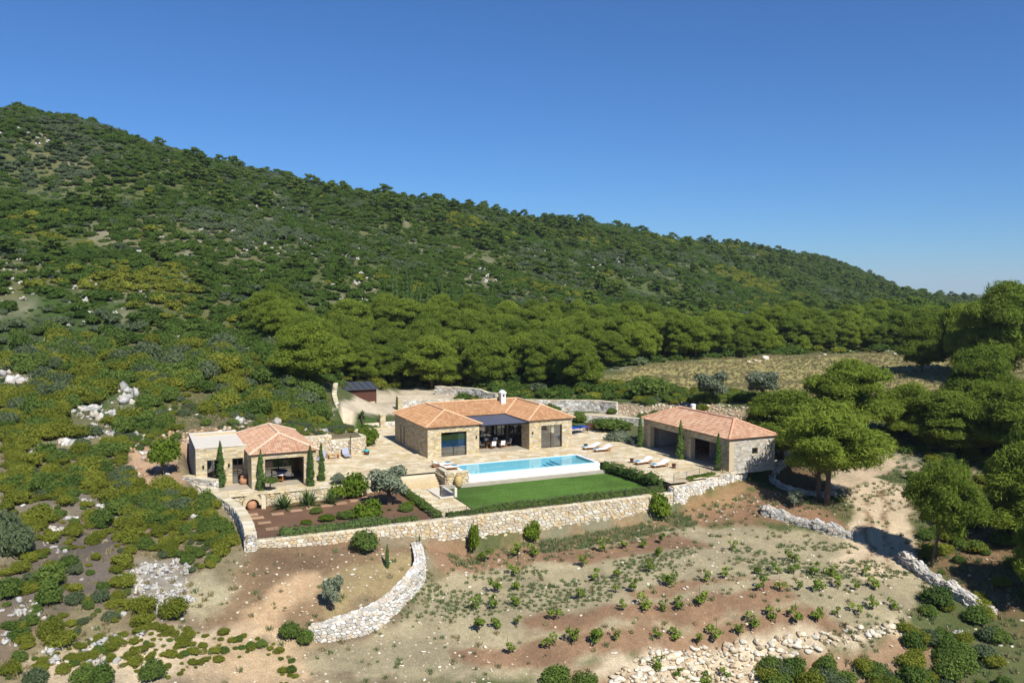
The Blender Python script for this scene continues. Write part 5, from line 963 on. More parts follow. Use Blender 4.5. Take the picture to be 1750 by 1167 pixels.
up_ = height(q[:, 0], q[:, 1]); dn = fbm(q[:, 0], q[:, 1], 70, 3, 99) + .10 + .25 * sstep(40, 240, q[:, 0]) + .12 * sstep(30, 60, up_); k = (r.rand(len(q)) < np.clip(dn * 1.5, .05, .9)); q = q[k]; q = q[~hid(q, 5)]
hs = 2.5 + 4.0 * r.rand(len(q)) ** 2; 
scatter('hillside_pines', 'scattered small pines standing among the hillside scrub', with_z(q, -.3), np.c_[hs * r.uniform(.95, 1.4, len(q)), hs * r.uniform(.95, 1.4, len(q)), hs], r.randint(0, 4, len(q)), FARP)
w = sow(r, -330, 470, 108, 620, 2.4); w = w[seen(w)]; f = fbm(w[:, 0], w[:, 1], 24, 3, 91); w = w[(r.rand(len(w)) < np.clip((-.10 - f) * 3.2, 0.0, .85)) & ~in_site(w, 12) & (w[:, 1] > 120) & ~inpoly(w, fpoly, 0) & ~bare(w, 2)]; w = w[~hid(w, 1)]
scatter('hillside_rocks', 'pale limestone outcrops scattered through the hillside scrub', with_z(w, -.1), (.35 + 1.4 * r.rand(len(w)) ** 2), r.randint(0, 5, len(w)), OUTC)
# near slope on the left
g = sow(r, -75, 5, 40, 135, .62); g = g[inpoly(g, SCRUB_LEFT, .3) & ~in_site(g, .8) & ~bare(g, .2)]
RK = np.array([(x, y, w) for (x, y), w in ROCKS]); g = g[(np.hypot(g[:, None, 0] - RK[None, :, 0], (g[:, None, 1] - RK[None, :, 1] + RK[None, :, 2] * .8) * .7) - RK[None, :, 2] * .95).min(1) > 0]
f = fbm(g[:, 0], g[:, 1], 7, 3, 111); ash = np.zeros(len(g), bool)
for c, s, pg in ZONES:
    if c in ((116, 106, 96), (126, 116, 102)): ash |= poly_sd(g[:, 0], g[:, 1], pg) < 0
up_ = np.clip((g[:, 1] - 60) / 50, 0, 1)
keep = r.rand(len(g)) < np.clip(.58 + f * 1.2 - ash * .04 + up_ * .05, np.where(up_ < .3, .26, .05), .9) * (1 - .72 * up_); g = g[keep]; up_ = up_[keep]
sz = (.2 + .5 * r.rand(len(g)) ** 1.5) * (1 + up_ * 1.9) + .35 * (r.rand(len(g)) < .14); order = np.argsort(-sz / g[:, 1]); 
hk = np.where(r.rand(len(g)) < .68 - .42 * up_ + fbm(g[:, 0], g[:, 1], 5, 2, 115) * .8, 1, 0)
N_IND = 300
for i in order[:N_IND]:
    gk = (not hk[i]) and i % 6 > 3; pr = HEATHN[i % 4] if hk[i] else (MAQN + GREYN[:2])[i % 6]; x, y = g[i]
    o = link('maquis_shrub', pr, None, (x, y, hz(x, y) - .08), r.uniform(0, 6.28), (sz[i] * 1.0, sz[i] * 1.0, sz[i] * r.uniform(.8, 1.5)))
    tag(o, 'low ' + ('olive-yellow heath shrub' if hk[i] else 'grey-green shrub' if gk else 'dark green maquis shrub') + ' on the stony slope left of the small house', 'shrub', 'shrubs on the stony slope left of the small house')
rest = order[N_IND:]
scatter('slope_scrub', 'small heath and maquis shrubs thinly covering the stony left slope', with_z(g[rest], -.06), np.c_[sz[rest], sz[rest], sz[rest] * r.uniform(.7, 1.4, len(rest))], np.where(hk[rest] == 1, r.randint(4, 8, len(rest)), np.where(r.rand(len(rest)) < .28, r.randint(8, 11, len(rest)), r.randint(0, 4, len(rest)))), MAQN + HEATHN + GREYN)
rc = np.concatenate([np.c_[x + r.normal(size=8) * w * 1.2, y + r.normal(size=8) * w * 1.2] for (x, y), w in ROCKS]); rc = rc[~in_site(rc, .8)]
scatter('outcrop_rubble', 'smaller limestone blocks around the outcrops of the left slope', with_z(rc, -.05), .2 + .8 * r.rand(len(rc)) ** 2, r.randint(0, 5, len(rc)), OUTC)
st_ = sow(r, -75, 5, 40, 125, .75); st_ = st_[inpoly(st_, SCRUB_LEFT, -1) & ~in_site(st_, .8)]; st_ = st_[r.rand(len(st_)) < np.clip(.26 + fbm(st_[:, 0], st_[:, 1], 6, 2, 121) * 1.0, .05, .7)]
scatter('slope_stones', 'loose pale stones lying on the left slope', with_z(st_, -.04), (.07 + .5 * r.rand(len(st_)) ** 3), r.randint(0, 5, len(st_)), ROCKS_G)
dg = sow(r, -75, 5, 40, 125, .8); dg = dg[inpoly(dg, SCRUB_LEFT, -1) & ~in_site(dg, .8)]; dg = dg[r.rand(len(dg)) < .4]
scatter('slope_grass', 'dry grass tufts between the shrubs of the left slope', with_z(dg), r.uniform(.6, 1.4, len(dg)), r.randint(0, 3, len(dg)), DTUFT)
sh_ = sow(r, -40, -8, 42, 62, .5); sh_ = sh_[(inpoly(sh_, LOWSAND[0], .2) | inpoly(sh_, LOWSAND[1], 1.5)) & (fbm(sh_[:, 0], sh_[:, 1], 4, 3, 151) + sstep(-8, -26, sh_[:, 0]) * .45 > .16 + .25 * r.rand(len(sh_)))]
scatter('sand_heath', 'small yellow-green heath cushions on the pale sandy ground at lower left', with_z(sh_, -.05), .14 + .38 * r.rand(len(sh_)) ** 1.5, r.choice(7, len(sh_), p=[.2] * 4 + [.07, .07, .06]), HEATHN + MAQN[:3])
# bare plot, vineyard and sandy ground: pebbles and tufts
pb = sow(r, -32, 40, 40, 86, .42); s_, t_ = to_st(pb[:, 0], pb[:, 1]); pb = pb[~in_site(pb, .9) & (t_ < -20.5) & ~inpoly(pb, SCRUB_LEFT)]; s_, t_ = to_st(pb[:, 0], pb[:, 1])
pb = pb[r.rand(len(pb)) < np.where((s_ < -7) | (t_ > -24), .55, .2)]
scatter('field_stones', 'small pale stones strewn over the bare plot and vineyard soil', with_z(pb, -.02), .05 + .22 * r.rand(len(pb)) ** 3, r.randint(0, 5, len(pb)), ROCKS_C)
LT = [tuft_proto(i + 9, M['lawnblade']) for i in range(3)]
lx = sow(r, -1.8, 16.3, -19.4, -9.8, .15); lxy = np.stack(to_xy(lx[:, 0], lx[:, 1]), 1)
scatter('lawn_grass', 'short green grass blades of the lawn', np.c_[lxy, np.full(len(lxy), -1.04)], r.uniform(.10, .19, len(lxy)), r.randint(0, 3, len(lxy)), LT)
vg = VINEYARD
tg = sow(r, -16, 42, 46, 80, .34); s_, t_ = to_st(tg[:, 0], tg[:, 1]); vv = t_ + .22 * s_; rowd = np.min(np.abs(vv[:, None] - np.array([-25.4, -27.9, -30.5, -29.2])[None]), 1); f = fbm(s_, t_, 3.0, 3, 131) + .34 - rowd * .42; tg = tg[inpoly(tg, vg, -1) & (r.rand(len(tg)) < np.clip((f - .12) * 4, .004, .9)) & (vv > -33)]
scatter('vineyard_weeds', 'sage green weeds growing in strips across the vineyard', with_z(tg), r.uniform(.4, .95, len(tg)), r.randint(0, 3, len(tg)), TUFT)
tg = sow(r, -30, 40, 44, 90, .55); s_, t_ = to_st(tg[:, 0], tg[:, 1]); tg = tg[(t_ < -20.6) & ~in_site(tg, .8) & (r.rand(len(tg)) < np.where((t_ > -24.5) & (s_ > -5), .6, .12))]
scatter('bank_grass', 'green and dry grass along the foot of the retaining wall', with_z(tg), r.uniform(.5, 1.3, len(tg)), r.randint(0, 6, len(tg)), TUFT + DTUFT)
wf = sow(r, -14, 26, 58, 92, .3); s_, t_ = to_st(wf[:, 0], wf[:, 1]); wf = wf[(t_ < -20.55) & (t_ > -22.6 - .05 * s_) & (s_ > -5.5) & (s_ < 17) & (fbm(s_, t_, 2.5, 2, 161) > -.12 + .3 * (r.rand(len(wf)) - .5))]
scatter('wall_foot_grass', 'rough green grass growing along the foot of the long retaining wall', with_z(wf), r.uniform(.6, 1.5, len(wf)), r.randint(0, 6, len(wf)) % 5, TUFT + DTUFT[:2])
BK = [to_xy(*q) for q in ((-29, 5), (-12, 5.6), (-5.6, 8), (-5.6, 30), (-3, 36), (-10, 42), (-22, 30), (-30, 15))]
bk = sow(r, -60, 10, 80, 135, .7); bk = bk[inpoly(bk, BK, 0) & ~in_site(bk, .7) & (fbm(bk[:, 0], bk[:, 1], 5, 2, 171) > -.05 + .4 * (r.rand(len(bk)) - .5))]
scatter('bank_scrub', 'low scrub on the banks behind the small house and beside the car park', with_z(bk, -.05), .2 + .6 * r.rand(len(bk)) ** 1.6, r.randint(0, 11, len(bk)), MAQN + HEATHN + GREYN)
bk = sow(r, -60, 10, 80, 135, .55); bk = bk[inpoly(bk, BK, 0) & ~in_site(bk, .6) & (r.rand(len(bk)) < .6)]
scatter('bank_dry_grass', 'dry grass on the banks behind the small house', with_z(bk), r.uniform(.6, 1.4, len(bk)), r.randint(0, 3, len(bk)), DTUFT)
fl = sow(r, 8, 130, 95, 185, .8, 2.); fl = fl[inpoly(fl, FIELD, -2)]
scatter('field_grass', 'dry yellow grass of the field behind the pavilion', with_z(fl), r.uniform(.7, 1.5, len(fl)), r.randint(0, 6, len(fl)) % 4, DTUFT + TUFT[:1])
# right-hand understory
us = sow(r, 14, 75, 38, 135, .85); s_, t_ = to_st(us[:, 0], us[:, 1]); us = us[seen(us, 6) & ~in_site(us, 3) & ((s_ > 30) | ((s_ > 16) & (t_ < -41))) & ~bare(us, -.2) | (inpoly(us, UNDERSTORY, 0) & (r.rand(len(us)) < .25))]; us = us[(r.rand(len(us)) < np.clip(.30 + fbm(us[:, 0], us[:, 1], 8, 2, 141) * 1.2, .04, .8)) & ~inpoly(us, TRACKS[0], -.5) & ~inpoly(us, TRACKS[1], -.5)& ~inpoly(us, TRACKS[2], -.5)& ~inpoly(us, FIELD, .5)]
scatter('understory_scrub', 'low scrub growing under and between the pines at the right', with_z(us, -.05), r.uniform(.3, 1.1, len(us)), r.randint(0, 8, len(us)), MAQN + HEATHN)
dg = sow(r, 14, 60, 38, 100, .6); s_, t_ = to_st(dg[:, 0], dg[:, 1]); dg = dg[seen(dg, 4) & ~in_site(dg, 2) & ((s_ > 30) | ((s_ > 14) & (t_ < -40))) & (r.rand(len(dg)) < .5) & ~inpoly(dg, TRACKS[0], 0) & ~inpoly(dg, TRACKS[1], 0)]
scatter('understory_grass', 'dry and green grass between the pines and bushes at the right', with_z(dg), r.uniform(.6, 1.5, len(dg)), r.randint(0, 6, len(dg)), DTUFT + TUFT)
# forest belt: pines, each a tree with trunk and crown
def plant_pine(proto, x, y, h, w, label, group=None, rot=None, tilt=None, name='pine_tree'):
    e = link(name, None, None, (x, y, hz(x, y) - .1), r.uniform(0, 6.28) if rot is None else rot, (w / 9.6, w / 9.6, h / 10.2))
    if tilt: e.rotation_euler = (tilt[0], tilt[1], e.rotation_euler[2])
    tag(e, label, 'tree', group); link('crown', proto[0], e); link('trunk', proto[1], e); return e
fp = sow(r, -60, 160, 110, 330, 4.5, 1.4); fp = fp[inpoly(fp, fpoly, .5) & seen(fp, 4) & ~in_site(fp, 4)]
fp = fp[np.argsort(np.hypot(fp[:, 0], fp[:, 1]))]
print('forest candidates', len(fp))
for i, (x, y) in enumerate(fp[:285]):
    h = (4.4 + 4.6 * r.rand()) * (1 if y < 180 else .85); plant_pine(PINES[r.randint(5)], x, y, h, h * r.uniform(.85, 1.15), 'bushy green pine in the forest belt between the villa and the hill', 'pines of the forest belt behind the villa')
rest = fp[285:]
if len(rest): hs = r.uniform(7, 10, len(rest)); scatter('forest_pines', 'farther pines of the forest belt merging into the hill foot', with_z(rest, -.3), np.c_[hs * .95, hs * .95, hs], r.randint(0, 4, len(rest)), FARP)
for i, ((x, y), h, w, lab, kd) in enumerate(NAMED_PINES):
    pr = UPINES[i % 2] if i in (1, 2) else PINES[i % 5]
    e = plant_pine(pr, x, y, h, w * 1.0, lab, None, i * 1.3, (0, -.16) if i == 2 else None)
    if i == 1:
        t2 = link('trunk', UPINES[0][1], e, (.9, .5, 0), 1.2, (.9, .9, .8))
for (x, y), h, lab in CYPRESS:
    e = link('cypress_tree', None, None, (x, y, max(hz(x, y), -50)), r.uniform(0, 6.28), (h * .86, h * .86, h)); tag(e, lab, 'tree'); link('crown', CYP[r.randint(3)], e); link('trunk', CYP_TR, e)
for k in range(26):                                      # stand of slim cypresses at the hill foot
    x, y = r.uniform(-26, -8), r.uniform(172, 190); h = r.uniform(6, 9); e = link('cypress_tree', None, None, (x, y, hz(x, y) - .3), 0, (h * .75, h * .75, h)); tag(e, 'slim dark cypress in the stand at the foot of the hill', 'tree', 'slim cypresses at the hill foot'); link('crown', CYP[k % 3], e); link('trunk', CYP_TR, e)
for i, (kind, (x, y), w, h, lab) in enumerate(SHRUBS):
    s_, t_ = to_st(x, y); z = hz(x, y)
    if kind == 'olive': e = link('olive_tree', None, None, (x, y, z), i, (w * 1.0, w * 1.0, h)); tag(e, lab, 'tree'); link('crown', OLIVES[i % 3][0], e); link('trunk', OLIVES[i % 3][1], e)
    elif kind == 'brightpine': e = plant_pine((shrub_proto(90, M['lemon'], 8, 150, .10, .9, .6), PINES[0][1]), x, y, h, w, lab); e.children[0].scale = (4.4, 4.4, 7.2); e.children[0].location = (0, 0, 2.0)
    elif kind == 'agave': tag(link('fan_shrub', AGA[i % 2], None, (x, y, z), i, (w * 1.55, w * 1.55, h * 2.2)), lab, 'shrub')
    elif kind == 'palm':
        e = link('palm_tree', None, None, (x, y, z), .6); tag(e, lab, 'tree'); m_ = MB(); m_.tube([(0, 0, -.1), (-.15, 0, .6), (-.3, 0, 1.2), (-.22, 0, 1.7)], [.13, .11, .1, .12], 8); link('trunk', new_mesh('palm_trunk', m_.v, m_.f, M['bark_dark']), e); link('crown', AGA[0], e, (-.22, 0, 1.6), 0, 1.5)
    elif kind == 'lavender':
        o = link('lavender_mound', foliage_mesh('lavender', leaf_cloud([(0, 0, .3, .5, .5, .45), (.2, .1, .25, .4, .4, .35), (-.2, -.1, .25, .4, .4, .35)], 260, .06, np.random.RandomState(i), up=.5, jit=.6, core=.8, elong=1.4), M['olive']), None, (x, y, z), i, (w, w, h * 1.3)); tag(o, lab, 'shrub')
    elif kind == 'vinebush':
        e = link('umbrella_shrub', None, None, (x, y, max(z, -1.2)), 0); tag(e, lab, 'shrub'); link('crown', DENSE[0], e, (0, 0, .8), 0, (w * .6, w * .6, h * .8)); m_ = MB(); m_.tube([(0, 0, -.1), (0, 0, .9)], [.06, .05], 6); link('stem', new_mesh('stem', m_.v, m_.f, M['bark_dark']), e)
    else:
        pr = {'juniper': DENSE, 'bush': MAQN, 'lemon': LEMON, 'ivy': LEMON}[kind][i % 3]; tag(link({'juniper': 'juniper_bush', 'bush': 'leafy_bush', 'lemon': 'fruit_bush', 'ivy': 'climbing_plant'}[kind], pr, None, (x, y, z), i, (w * .56, w * .56 * (.5 if kind == 'ivy' else 1), h * 1.0)), lab, 'shrub')
for i, ((x, y), w, h) in enumerate(FORE_BUSH):
    tag(link('maquis_bush', (MAQN + GREYN + HEATHN[:3])[i % 10], None, (x, y, hz(x, y) - .1), i * 1.7, (w * .62, w * .62, h * 1.05)), 'bushy green maquis at the bottom edge of the vineyard bank', 'shrub', 'bushes along the bottom of the picture')
for i, (x, y) in enumerate(VINES):
    sc = r.uniform(.85, 1.4); e = link('grape_vine', None, None, (x, y, hz(x, y)), r.uniform(0, 6.28), sc); tag(e, 'young green grape vine planted in a vineyard row', 'vine', 'young vines of the vineyard'); link('leaves', VINE[i % 7][0], e); link('stem', VINE[i % 7][1], e)
    if i % 2 == 0: m_ = MB(); m_.tube([(.08, .02, -.1), (.08, .02, 1.05)], .012, 5); link('stake', new_mesh('stake', m_.v, m_.f, M['rust']), e)
for i, ((x, y), w) in enumerate(ROCKS): tag(link('limestone_rock', OUTC[i % 5], None, (x, y, hz(x, y) - w * .1), i * 2.1, (w * 1.25, w * 1.1, w * r.uniform(.9, 1.35))), 'grey-white limestone outcrop among the shrubs of the left slope', 'rock', 'limestone outcrops on the left slope')
for i, ((x, y), w) in enumerate(FIELD_ROCKS): tag(link('field_boulder', ROCKS_C[i % 5], None, (x, y, hz(x, y) - w * .05), i * 2.1, (w * .85, w * .8, w * .7 * (1.6 if i == 0 else 1))), 'big white rounded boulder at the left end of the field stone heap' if i == 0 else 'pale boulder at the far edge of the dry field', 'rock', 'boulders at the far edge of the field')
# rubble bank and red rubble
rb = sow(r, 0, 36, 40, 64, .33, 1.0); rb = rb[inpoly(rb, RUBBLE, -.2)]; rb = rb[r.rand(len(rb)) < .95]; rs = .2 + .42 * r.rand(len(rb)) ** 1.5; od = np.argsort(-rs)
for i in od[:150]: x, y = rb[i]; tag(link('rubble_boulder', ROCKS_C[i % 5], None, (x, y, hz(x, y) - .05), i * 1.1, (rs[i] * 1.15, rs[i] * 1.1, rs[i] * 1.15)), 'cream limestone boulder in the rubble bank below the vineyard', 'rock', 'boulders of the rubble bank')
scatter('rubble_stones', 'smaller cream stones filling the rubble bank below the vineyard', with_z(rb[od[150:]]), rs[od[150:]], r.randint(0, 5, len(od) - 150), ROCKS_C)
rb = sow(r, -45, -15, 60, 105, .4, 1.0); rb = rb[inpoly(rb, REDBANK, -.3) & ~in_site(rb, .6)]; s_, t_ = to_st(rb[:, 0], rb[:, 1]); rb = rb[r.rand(len(rb)) < np.where(t_ > 4.8, .6, .06)]
scatter('red_rubble', 'orange-pink rubble on the cut bank behind the small house', with_z(rb), .12 + .38 * r.rand(len(rb)) ** 2, r.randint(0, 6, len(rb)), ROCKS_R + ROCKS_C[:2])
cb = sow(r, 10, 45, 84, 125, .42, 1.0); cb = cb[inpoly(cb, CUTBANK, -.3) & ~in_site(cb, .8)]; cb = cb[r.rand(len(cb)) < .6]
scatter('bank_rubble', 'stones and dry rubble of the cut bank behind the pavilion', with_z(cb), r.uniform(.1, .4, len(cb)), r.randint(0, 5, len(cb)), ROCKS_C)
# hedges: clipped rows of foliage
def hedge(label, pts, w, h, z0, m='hedge', seed=1, lumps=0):
    pa = Path2(pts, 1); rr = np.random.RandomState(seed); pads = []; u = 0
    while u < pa.len:
        x, y, *_ = pa.at(u); k = 1 + rr.uniform(-.12, .15) + lumps * rr.uniform(-.3, .5); pads.append((x + rr.uniform(-.06, .06), y + rr.uniform(-.06, .06), z0 + h * .45 * k, w * .55 * k, w * .55 * k, h * .55 * k)); u += w * .42
    V, F = leaf_cloud(pads, 110, .085, rr, up=.4, jit=.55, low=-.5, core=.86); c = np.array([pts[0][0], pts[0][1], 0]); x, y = to_xy(pts[0][0], pts[0][1])
    tag(link('hedge', foliage_mesh('hedge', (V - c, F), M[m]), None, (x, y, 0), SA), label, 'hedge')
hedge('clipped green hedge along the front edge of the lawn', [(-1.6, -19.2), (7, -19.2), (16.3, -19.1)], .95, .75, -1.1, seed=1)
hedge('short hedge at the foot of the paved path', [(-4.6, -19.25), (-2.2, -19.25)], .8, .6, -1.1, seed=2)
hedge('low rosemary hedge between the garden and the paved path', [(-5.4, -7.6), (-5.5, -13), (-5.5, -18.9)], .75, .6, -1.1, seed=3)
hedge('grey-green hedge along the front of the kitchen garden', [(-17.8, -19.2), (-13.5, -19.2), (-9.6, -19.15)], 1.0, .75, -1.1, 'cypress', 4)
hedge('small round hedge ball pair beside the garden railing', [(-8.9, -19.1), (-7.4, -19.1)], .9, .6, -1.1, seed=5)
hedge('loose flowering hedge between the lawn and the sun terrace', [(16.0, -9.2), (16.5, -12.5), (16.7, -17.8), (16.7, -18.6)], 1.15, 1.1, -1.0, 'hedge', 6, .6)
hedge('low planting strip on the sun terrace wall', [(19.0, -19.2), (22.6, -18.4)], .45, .4, -.2, 'lemon', 7, .3)
for i, (s_, t_, sc) in enumerate(((-13.9, -15.8, .7), (-13.2, -15.2, .6), (-12.4, -15.6, .75), (-11.6, -15.0, .7), (-10.9, -15.5, .6), (-16.5, -16.4, .6), (-15.6, -16.2, .5), (-14.2, -13.0, .65), (-7.2, -15.5, .7), (-6.6, -14.2, .6), (-7.5, -12.8, .6), (-8.4, -14.8, .65))):
    x, y = to_xy(s_, t_); tag(link('garden_plant', (AGA + MAQN)[i % 5] if i % 3 else LEMON[i % 3], None, (x, y, -1.1), i, (sc, sc, sc * .75)), 'leafy vegetable plant in the kitchen garden beds', 'plant', 'plants of the kitchen garden beds')
# ------------------------------------------------------------------ furniture and small things
def lounger(label, s, t, rot, group):
    r_ = thing('sun_lounger', label, 'sun lounger', s, t, 0, group, rot)
    m_ = MB(); m_.box(-1, 1, -.36, .36, .2, .27, bev=.01); m_.build('frame', M['wood'], r_)
    for a in (-.85, .75):
        for b in (-.32, .26): m_ = MB(); m_.box(a, a + .06, b, b + .06, 0, .2); m_.build('leg', M['wood'], r_)
    m_ = MB(); m_.box(-.98, .3, -.34, .34, .27, .37, bev=.03); m_.build('mattress', M['cushion'], r_)
    m_ = MB(); m_.add([(.3, -.34, .28), (.98, -.34, .62), (.98, .34, .62), (.3, .34, .28), (.27, -.34, .38), (.95, -.34, .73), (.95, .34, .73), (.27, .34, .38)], [(3, 2, 1, 0), (4, 5, 6, 7), (0, 1, 5, 4), (1, 2, 6, 5), (2, 3, 7, 6), (3, 0, 4, 7)]); m_.build('backrest', M['cushion'], r_)
    m_ = MB(); m_.box(-.92, -.45, -.28, .28, .372, .42, bev=.02); m_.build('folded_towel', M['towel'], r_)
    m_ = MB(); m_.tube([(.8, -.3, .27), (.9, -.3, .6)], .02, 5); m_.tube([(.8, .3, .27), (.9, .3, .6)], .02, 5); m_.build('back_support', M['wood'], r_)
lounger('white sun lounger with blue towel nearest the villa corner', 18.1, -2.5, 0, 'sun loungers by the pool')
lounger('white sun lounger half hidden by the hedge end beside the pool', 18.6, -4.1, 0, 'sun loungers by the pool')
lounger('left of the two white sun loungers on the open sun terrace', 18.9, -11.7, .12, 'sun loungers by the pool')
lounger('right of the two white sun loungers nearest the terrace railing', 19.6, -13.6, .12, 'sun loungers by the pool')
lounger('white sun lounger at the left pool end, closer to the villa', -.1, -4.6, math.pi, 'sun loungers by the pool')
lounger('white sun lounger at the left pool end behind the stone wall', .0, -6.2, math.pi, 'sun loungers by the pool')
def side_table(label, s, t, z=0):
    r_ = thing('side_table', label, 'table', s, t, z, 'little round side tables'); m_ = MB(); m_.lathe((0, 0, .4), [(.24, 0), (.25, .03), (.0, .035)], 12); m_.build('top', M['wood_dark'], r_); m_ = MB(); m_.lathe((0, 0, 0), [(.2, 0), (.16, .2), (.2, .4)], 10); m_.build('base', M['wood_dark'], r_)
side_table('dark round side table beside the loungers near the villa corner', 18.0, -1.5); side_table('dark round side table left of the open terrace loungers', 18.2, -10.7); side_table('dark round side table at the railing end of the loungers', 20.6, -14.6)
def chair(name, label, s, t, rot, group, seatm, legm, z=0):
    r_ = thing(name, label, 'chair', s, t, z, group, rot)
    m_ = MB(); m_.box(-.25, .25, -.25, .25, .38, .48, bev=.02); m_.build('seat', M[seatm], r_)
    m_ = MB(); m_.add([(-.25, .2, .48), (.25, .2, .48), (.25, .27, .48), (-.25, .27, .48), (-.25, .27, .9), (.25, .27, .9), (.25, .33, .9), (-.25, .33, .9)], [(3, 2, 1, 0), (4, 5, 6, 7), (0, 1, 5, 4), (1, 2, 6, 5), (2, 3, 7, 6), (3, 0, 4, 7)]); m_.build('backrest', M[seatm], r_)
    for a in (-.24, .19):
        for b in (-.24, .19): m_ = MB(); m_.box(a, a + .05, b, b + .05, 0, .38); m_.build('leg', M[legm], r_)
    m_ = MB(); m_.box(-.29, -.25, -.2, .25, .6, .64); m_.box(.25, .29, -.2, .25, .6, .64); m_.build('armrest', M[legm], r_)
def table(label, s, t, L, W, rot=0, top='wood', z=0, h=.74):
    r_ = thing('dining_table', label, 'table', s, t, z, None, rot); m_ = MB(); m_.box(-L / 2, L / 2, -W / 2, W / 2, h - .05, h, bev=.01); m_.build('tabletop', M[top], r_)
    for a in (-L / 2 + .05, L / 2 - .13):
        for b in (-W / 2 + .05, W / 2 - .13): m_ = MB(); m_.box(a, a + .08, b, b + .08, 0, h - .05); m_.build('leg', M[top], r_)
table('teak dining table under the villa pergola', 8.9, 2.9, 2.5, .95)
G = 'white cushioned chairs around the pergola dining table'
chair('dining_chair', 'white dining chair at the front left of the pergola table', 8.3, 2.1, math.pi, G, 'cushion', 'wood'); chair('dining_chair', 'white dining chair at the front right of the pergola table', 9.4, 2.1, math.pi, G, 'cushion', 'wood')
chair('dining_chair', 'white dining chair at the rear left of the pergola table', 8.3, 3.75, 0, G, 'cushion', 'wood'); chair('dining_chair', 'white dining chair at the rear right of the pergola table', 9.4, 3.75, 0, G, 'cushion', 'wood')
chair('dining_chair', 'white dining chair at the left head of the pergola table', 7.3, 2.9, math.pi / 2, G, 'cushion', 'wood'); chair('dining_chair', 'white dining chair at the right head of the pergola table', 10.5, 2.9, -math.pi / 2, G, 'cushion', 'wood')
table('long wooden table inside the pavilion', 27.6, -8.6, 3.2, 1.0, math.pi / 2, 'wood_dark')
G = 'wooden chairs along the pavilion table'
for k, w_ in enumerate(('far', 'middle', 'near')): chair('dining_chair', '%s of the three pale wooden chairs facing into the pavilion' % w_, 26.8, -7.6 - k * .95, math.pi / 2, G, 'wood', 'wood')
# bed-like sofas seen through the villa glass
for lab, s_, t_ in (('pale bed behind the left villa window', 2.9, 2.0), ('pale bed behind the right villa window', 13.9, 1.9)):
    r_ = thing('bed', lab, 'bed', s_, t_, .02); m_ = MB(); m_.box(-.9, .9, -1, 1, .2, .55, bev=.05); m_.build('mattress', M['cushion'], r_); m_ = MB(); m_.box(-.95, .95, -1.02, 1.05, 0, .2); m_.build('bed_frame', M['wood_dark'], r_); m_ = MB(); m_.box(-.8, .8, .55, .95, .55, .7, bev=.05); m_.build('pillow', M['cushion'], r_)
r_ = thing('sofa', 'grey sofa inside the villa living room', 'sofa', 9.4, 8.6, .02); m_ = MB(); m_.box(-1.2, 1.2, -.45, .45, .15, .45, bev=.04); m_.build('seat', M['greycloth'], r_); m_ = MB(); m_.box(-1.2, 1.2, .3, .5, .45, .85, bev=.04); m_.build('backrest', M['greycloth'], r_)
# massage table in the small house
r_ = thing('massage_table', 'padded massage table with blue towel in the small house opening', 'table', -15.6, -4.3, .02, None, math.radians(68)); m_ = MB(); m_.box(-.95, .95, -.35, .35, .62, .74, bev=.03); m_.build('padded_top', M['cushion'], r_)
m_ = MB(); m_.box(.1, .9, -.37, .37, .742, .8, bev=.02); m_.build('towel', M['bluecloth'], r_)
for a in (-.9, .82):
    for b in (-.33, .25): m_ = MB(); m_.box(a, a + .08, b, b + .08, 0, .62); m_.build('leg', M['wood'], r_)
m_ = MB(); m_.box(-.82, .82, -.3, .3, .18, .22); m_.build('shelf', M['wood'], r_)
# pots
r_ = thing('terracotta_pot', 'round terracotta jar standing by the small house corner', 'pot', -19.0, -4.5); m_ = MB(); m_.lathe((0, 0, 0), [(.2, 0), (.34, .2), (.36, .45), (.26, .66), (.22, .7), (.25, .74)], 16); m_.build('body', M['terracotta'], r_, (0, 0, 0), True); m_ = MB(); m_.lathe((0, 0, .7), [(.24, 0), (.28, .03), (.28, .07), (.2, .08)], 16); m_.build('rim', M['terracotta'], r_)
r_ = thing('amphora', 'tall pale clay amphora against the pool wall', 'jar', -.25, -9.75, -1.0); m_ = MB(); m_.lathe((0, 0, 0), [(.2, 0), (.33, .25), (.4, .6), (.38, .9), (.26, 1.12), (.2, 1.2)], 18); m_.build('body', M['amphora'], r_, (0, 0, 0), True); m_ = MB(); m_.lathe((0, 0, 1.18), [(.2, 0), (.26, .04), (.26, .1), (.18, .11)], 18); m_.build('rim', M['amphora'], r_)
r_ = thing('planter_pot', 'brown round pot with turquoise cushion by the stone wall', 'pot', -5.3, 4.6); m_ = MB(); m_.lathe((0, 0, 0), [(.2, 0), (.3, .2), (.32, .38)], 14); m_.build('body', M['wood_dark'], r_, (0, 0, 0), True); m_ = MB(); m_.lathe((0, 0, .38), [(.3, 0), (.34, .06), (.26, .16), (.05, .2)], 14); m_.build('cushion', M['turq'], r_, (0, 0, 0), True)
